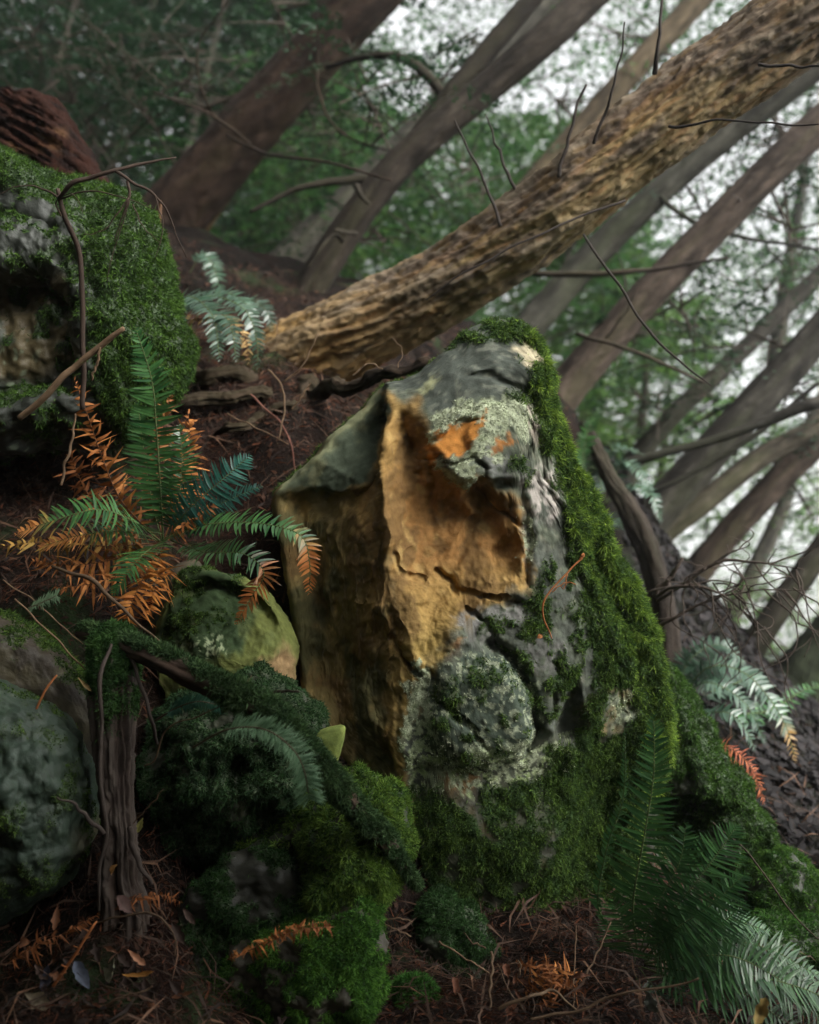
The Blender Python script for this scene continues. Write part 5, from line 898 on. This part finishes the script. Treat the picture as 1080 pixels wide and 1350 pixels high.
litter('leaf_litter', 'small brown leaf scraps on the slope', 22000, (-1.7, 2.2, 1.7, 4.6), .022, .005, C3(.014, .008, .006), C3(.07, .028, .013), 3, lift=.015)
litter('leaf_litter', 'dark greyish leaf litter on the bank behind the long mossy slab', 14000, (.9, 2.6, 2.7, 5.2), .05, .014, C3(.006, .005, .005), C3(.024, .02, .02), 4, lift=.02)
litter('stick_litter', 'scattered dead sticks and bark strips on the slope', 2600, (-1.6, 1.4, 1.7, 3.6), .13, .0028, C3(.02, .014, .011), C3(.13, .07, .04), 5, lift=.05, bend=.2)
# single fallen leaves that can be picked out
def leaf_thing(label, u, v, D, ln, wd, ang, c, seed, group=None, tilt=.5):
    rg = np.random.default_rng(seed); b = P(u, v, D); k = D/FPX; n = 9; t = np.linspace(0, 1, n); a = math.radians(ang)
    d = nrm(np.array([math.cos(a), .25*rg.normal(), -math.sin(a)])); nn = nrm(np.array([.2*rg.normal(), -.8, tilt])); nn = nrm(nn-(nn@d)*d); s = np.cross(nn, d)
    wd = wd*.8; hw = wd*k*np.sin(np.pi*np.clip(t**(.7+.7*rg.random())*.96+.02, 0, 1))**.8*(1+.22*rg.normal(size=n)); cv = ln*k*(.05+.2*rg.random())*np.sin(t*np.pi)*(1 if rg.random() < .5 else -1)+ln*k*.04*rg.normal(size=n)
    rows = []
    for q in (-1, -.5, 0, .5, 1): rows.append(b+d*((t-.5)*ln*k)[:, None]+s*(q*hw)[:, None]+nn*(cv+abs(q)**2*hw*.5)[:, None])
    V = np.stack(rows, 1); V = np.concatenate([V, V-nn*.0006], 0).reshape(-1, 3); F = []
    for lay_ in (0, n*5):
        for i in range(n-1):
            for j in range(4):
                f = [lay_+i*5+j, lay_+i*5+j+1, lay_+(i+1)*5+j+1, lay_+(i+1)*5+j]; F.append(f if not lay_ else f[::-1])
    C = np.tile(c, (len(V), 1))*(.85+.3*rg.random((len(V), 1))); C[2::5] *= .75
    o = mk('fallen_leaf', V, np.array(F), M_dead, None, C); tag(o, label, 'leaf', group)
BL = [(108,1285,2.0,40,10,60,C3(.10,.115,.15),'dull blue-grey wet fallen leaf below the root post'),(60,1290,2.0,34,9,100,C3(.08,.085,.12),'dark bluish wet fallen leaf beside the orange stalk'),(145,1278,1.99,38,11,110,C3(.20,.20,.13),'pale olive curled leaf in the litter below the root post'),(180,1262,1.98,32,6,35,C3(.42,.2,.11),'narrow pinkish-orange leaf strip in the litter'),(182,1283,1.97,44,4,-8,C3(.42,.2,.045),'narrow yellow-orange leaf lying among dark leaves'),(165,1192,2.05,30,9,50,C3(.11,.065,.055),'broad dark maroon leaf at the foot of the root post'),(50,1320,1.97,42,12,30,C3(.15,.12,.075),'tan leaf half buried in the lowest litter'),(150,1147,2.06,18,5,-60,C3(.5,.27,.09),'small bright amber wood chip at the root post\'s foot'),(185,1088,2.08,20,5,-70,C3(.34,.32,.1),'small yellow-green leaf beside the root post'),
      (112,1022-120,2.16,30,3,40,C3(.55,.38,.17),'slim straw-coloured sliver on the needle slope'),(712,840,2.29,8,4,-20,C3(.5,.2,.07),'tiny orange leaf scrap on the big boulder\'s mossy face'),(600,1300,2.14,22,7,80,C3(.17,.07,.04),'reddish-brown leaf in the twig litter near the small moss cushion'),(860,1320,2.02,34,10,65,C3(.22,.24,.2),'pale wet lichen-grey leaf under the glossy fern'),(1003,1335,1.95,40,9,-60,C3(.42,.30,.10),'tan leaf hanging in the glossy fern\'s lowest fronds')]
for k, (a, b, D, l, wd, an, c, lb) in enumerate(BL): leaf_thing(lb, a, b, D, l, wd, an, c, k+1)
for k in range(26):
    rg = np.random.default_rng(k+300); a, b = 20+230*rg.random(), 1200+145*rg.random(); leaf_thing('brown fallen leaf in the dark pile below the root post', a, b, 2.06-.1*(b-1200)/145, 13+20*rg.random(), 3+6*rg.random(), 360*rg.random(), (C3(.05, .03, .022) if k % 3 else C3(.13, .055, .025))*(.6+.8*rg.random()), k+300, 'leaves below the root post')
for k in range(12):
    rg = np.random.default_rng(k+400); leaf_thing('reddish leaf scrap at the big boulder\'s foot', 660+120*rg.random(), 1275+60*rg.random(), 2.18-.05*rg.random(), 12+12*rg.random(), 3+3*rg.random(), 360*rg.random(), C3(.16, .065, .035)*(.6+.7*rg.random()), k+400, 'leaf scraps at the foot of the big boulder')

# ------------------------------------------------------------------ haze
HZ = 0.005
hb = np.array([[x, y, z] for z in (-9, 13) for y in (-64, 64) for x in (-64, 64)], float)
hf = np.array([[0, 2, 3, 1], [4, 5, 7, 6], [0, 1, 5, 4], [2, 6, 7, 3], [0, 4, 6, 2], [1, 3, 7, 5]])
hm = bpy.data.materials.new('haze'); hm.use_nodes = True; ht = hm.node_tree; ht.nodes.clear()
ho = ht.nodes.new('ShaderNodeOutputMaterial'); pv = ht.nodes.new('ShaderNodeVolumePrincipled'); pv.inputs['Density'].default_value = HZ; pv.inputs['Color'].default_value = (.93, .95, .97, 1); pv.inputs['Anisotropy'].default_value = .78
ht.links.new(pv.outputs[0], ho.inputs['Volume'])
if HZ > 0:
    h_ = mk('haze', hb, hf, hm, None, base=(0, 0, 0), smooth=False); tag(h_, 'thin pale morning haze between the trees', 'haze', kind='stuff')
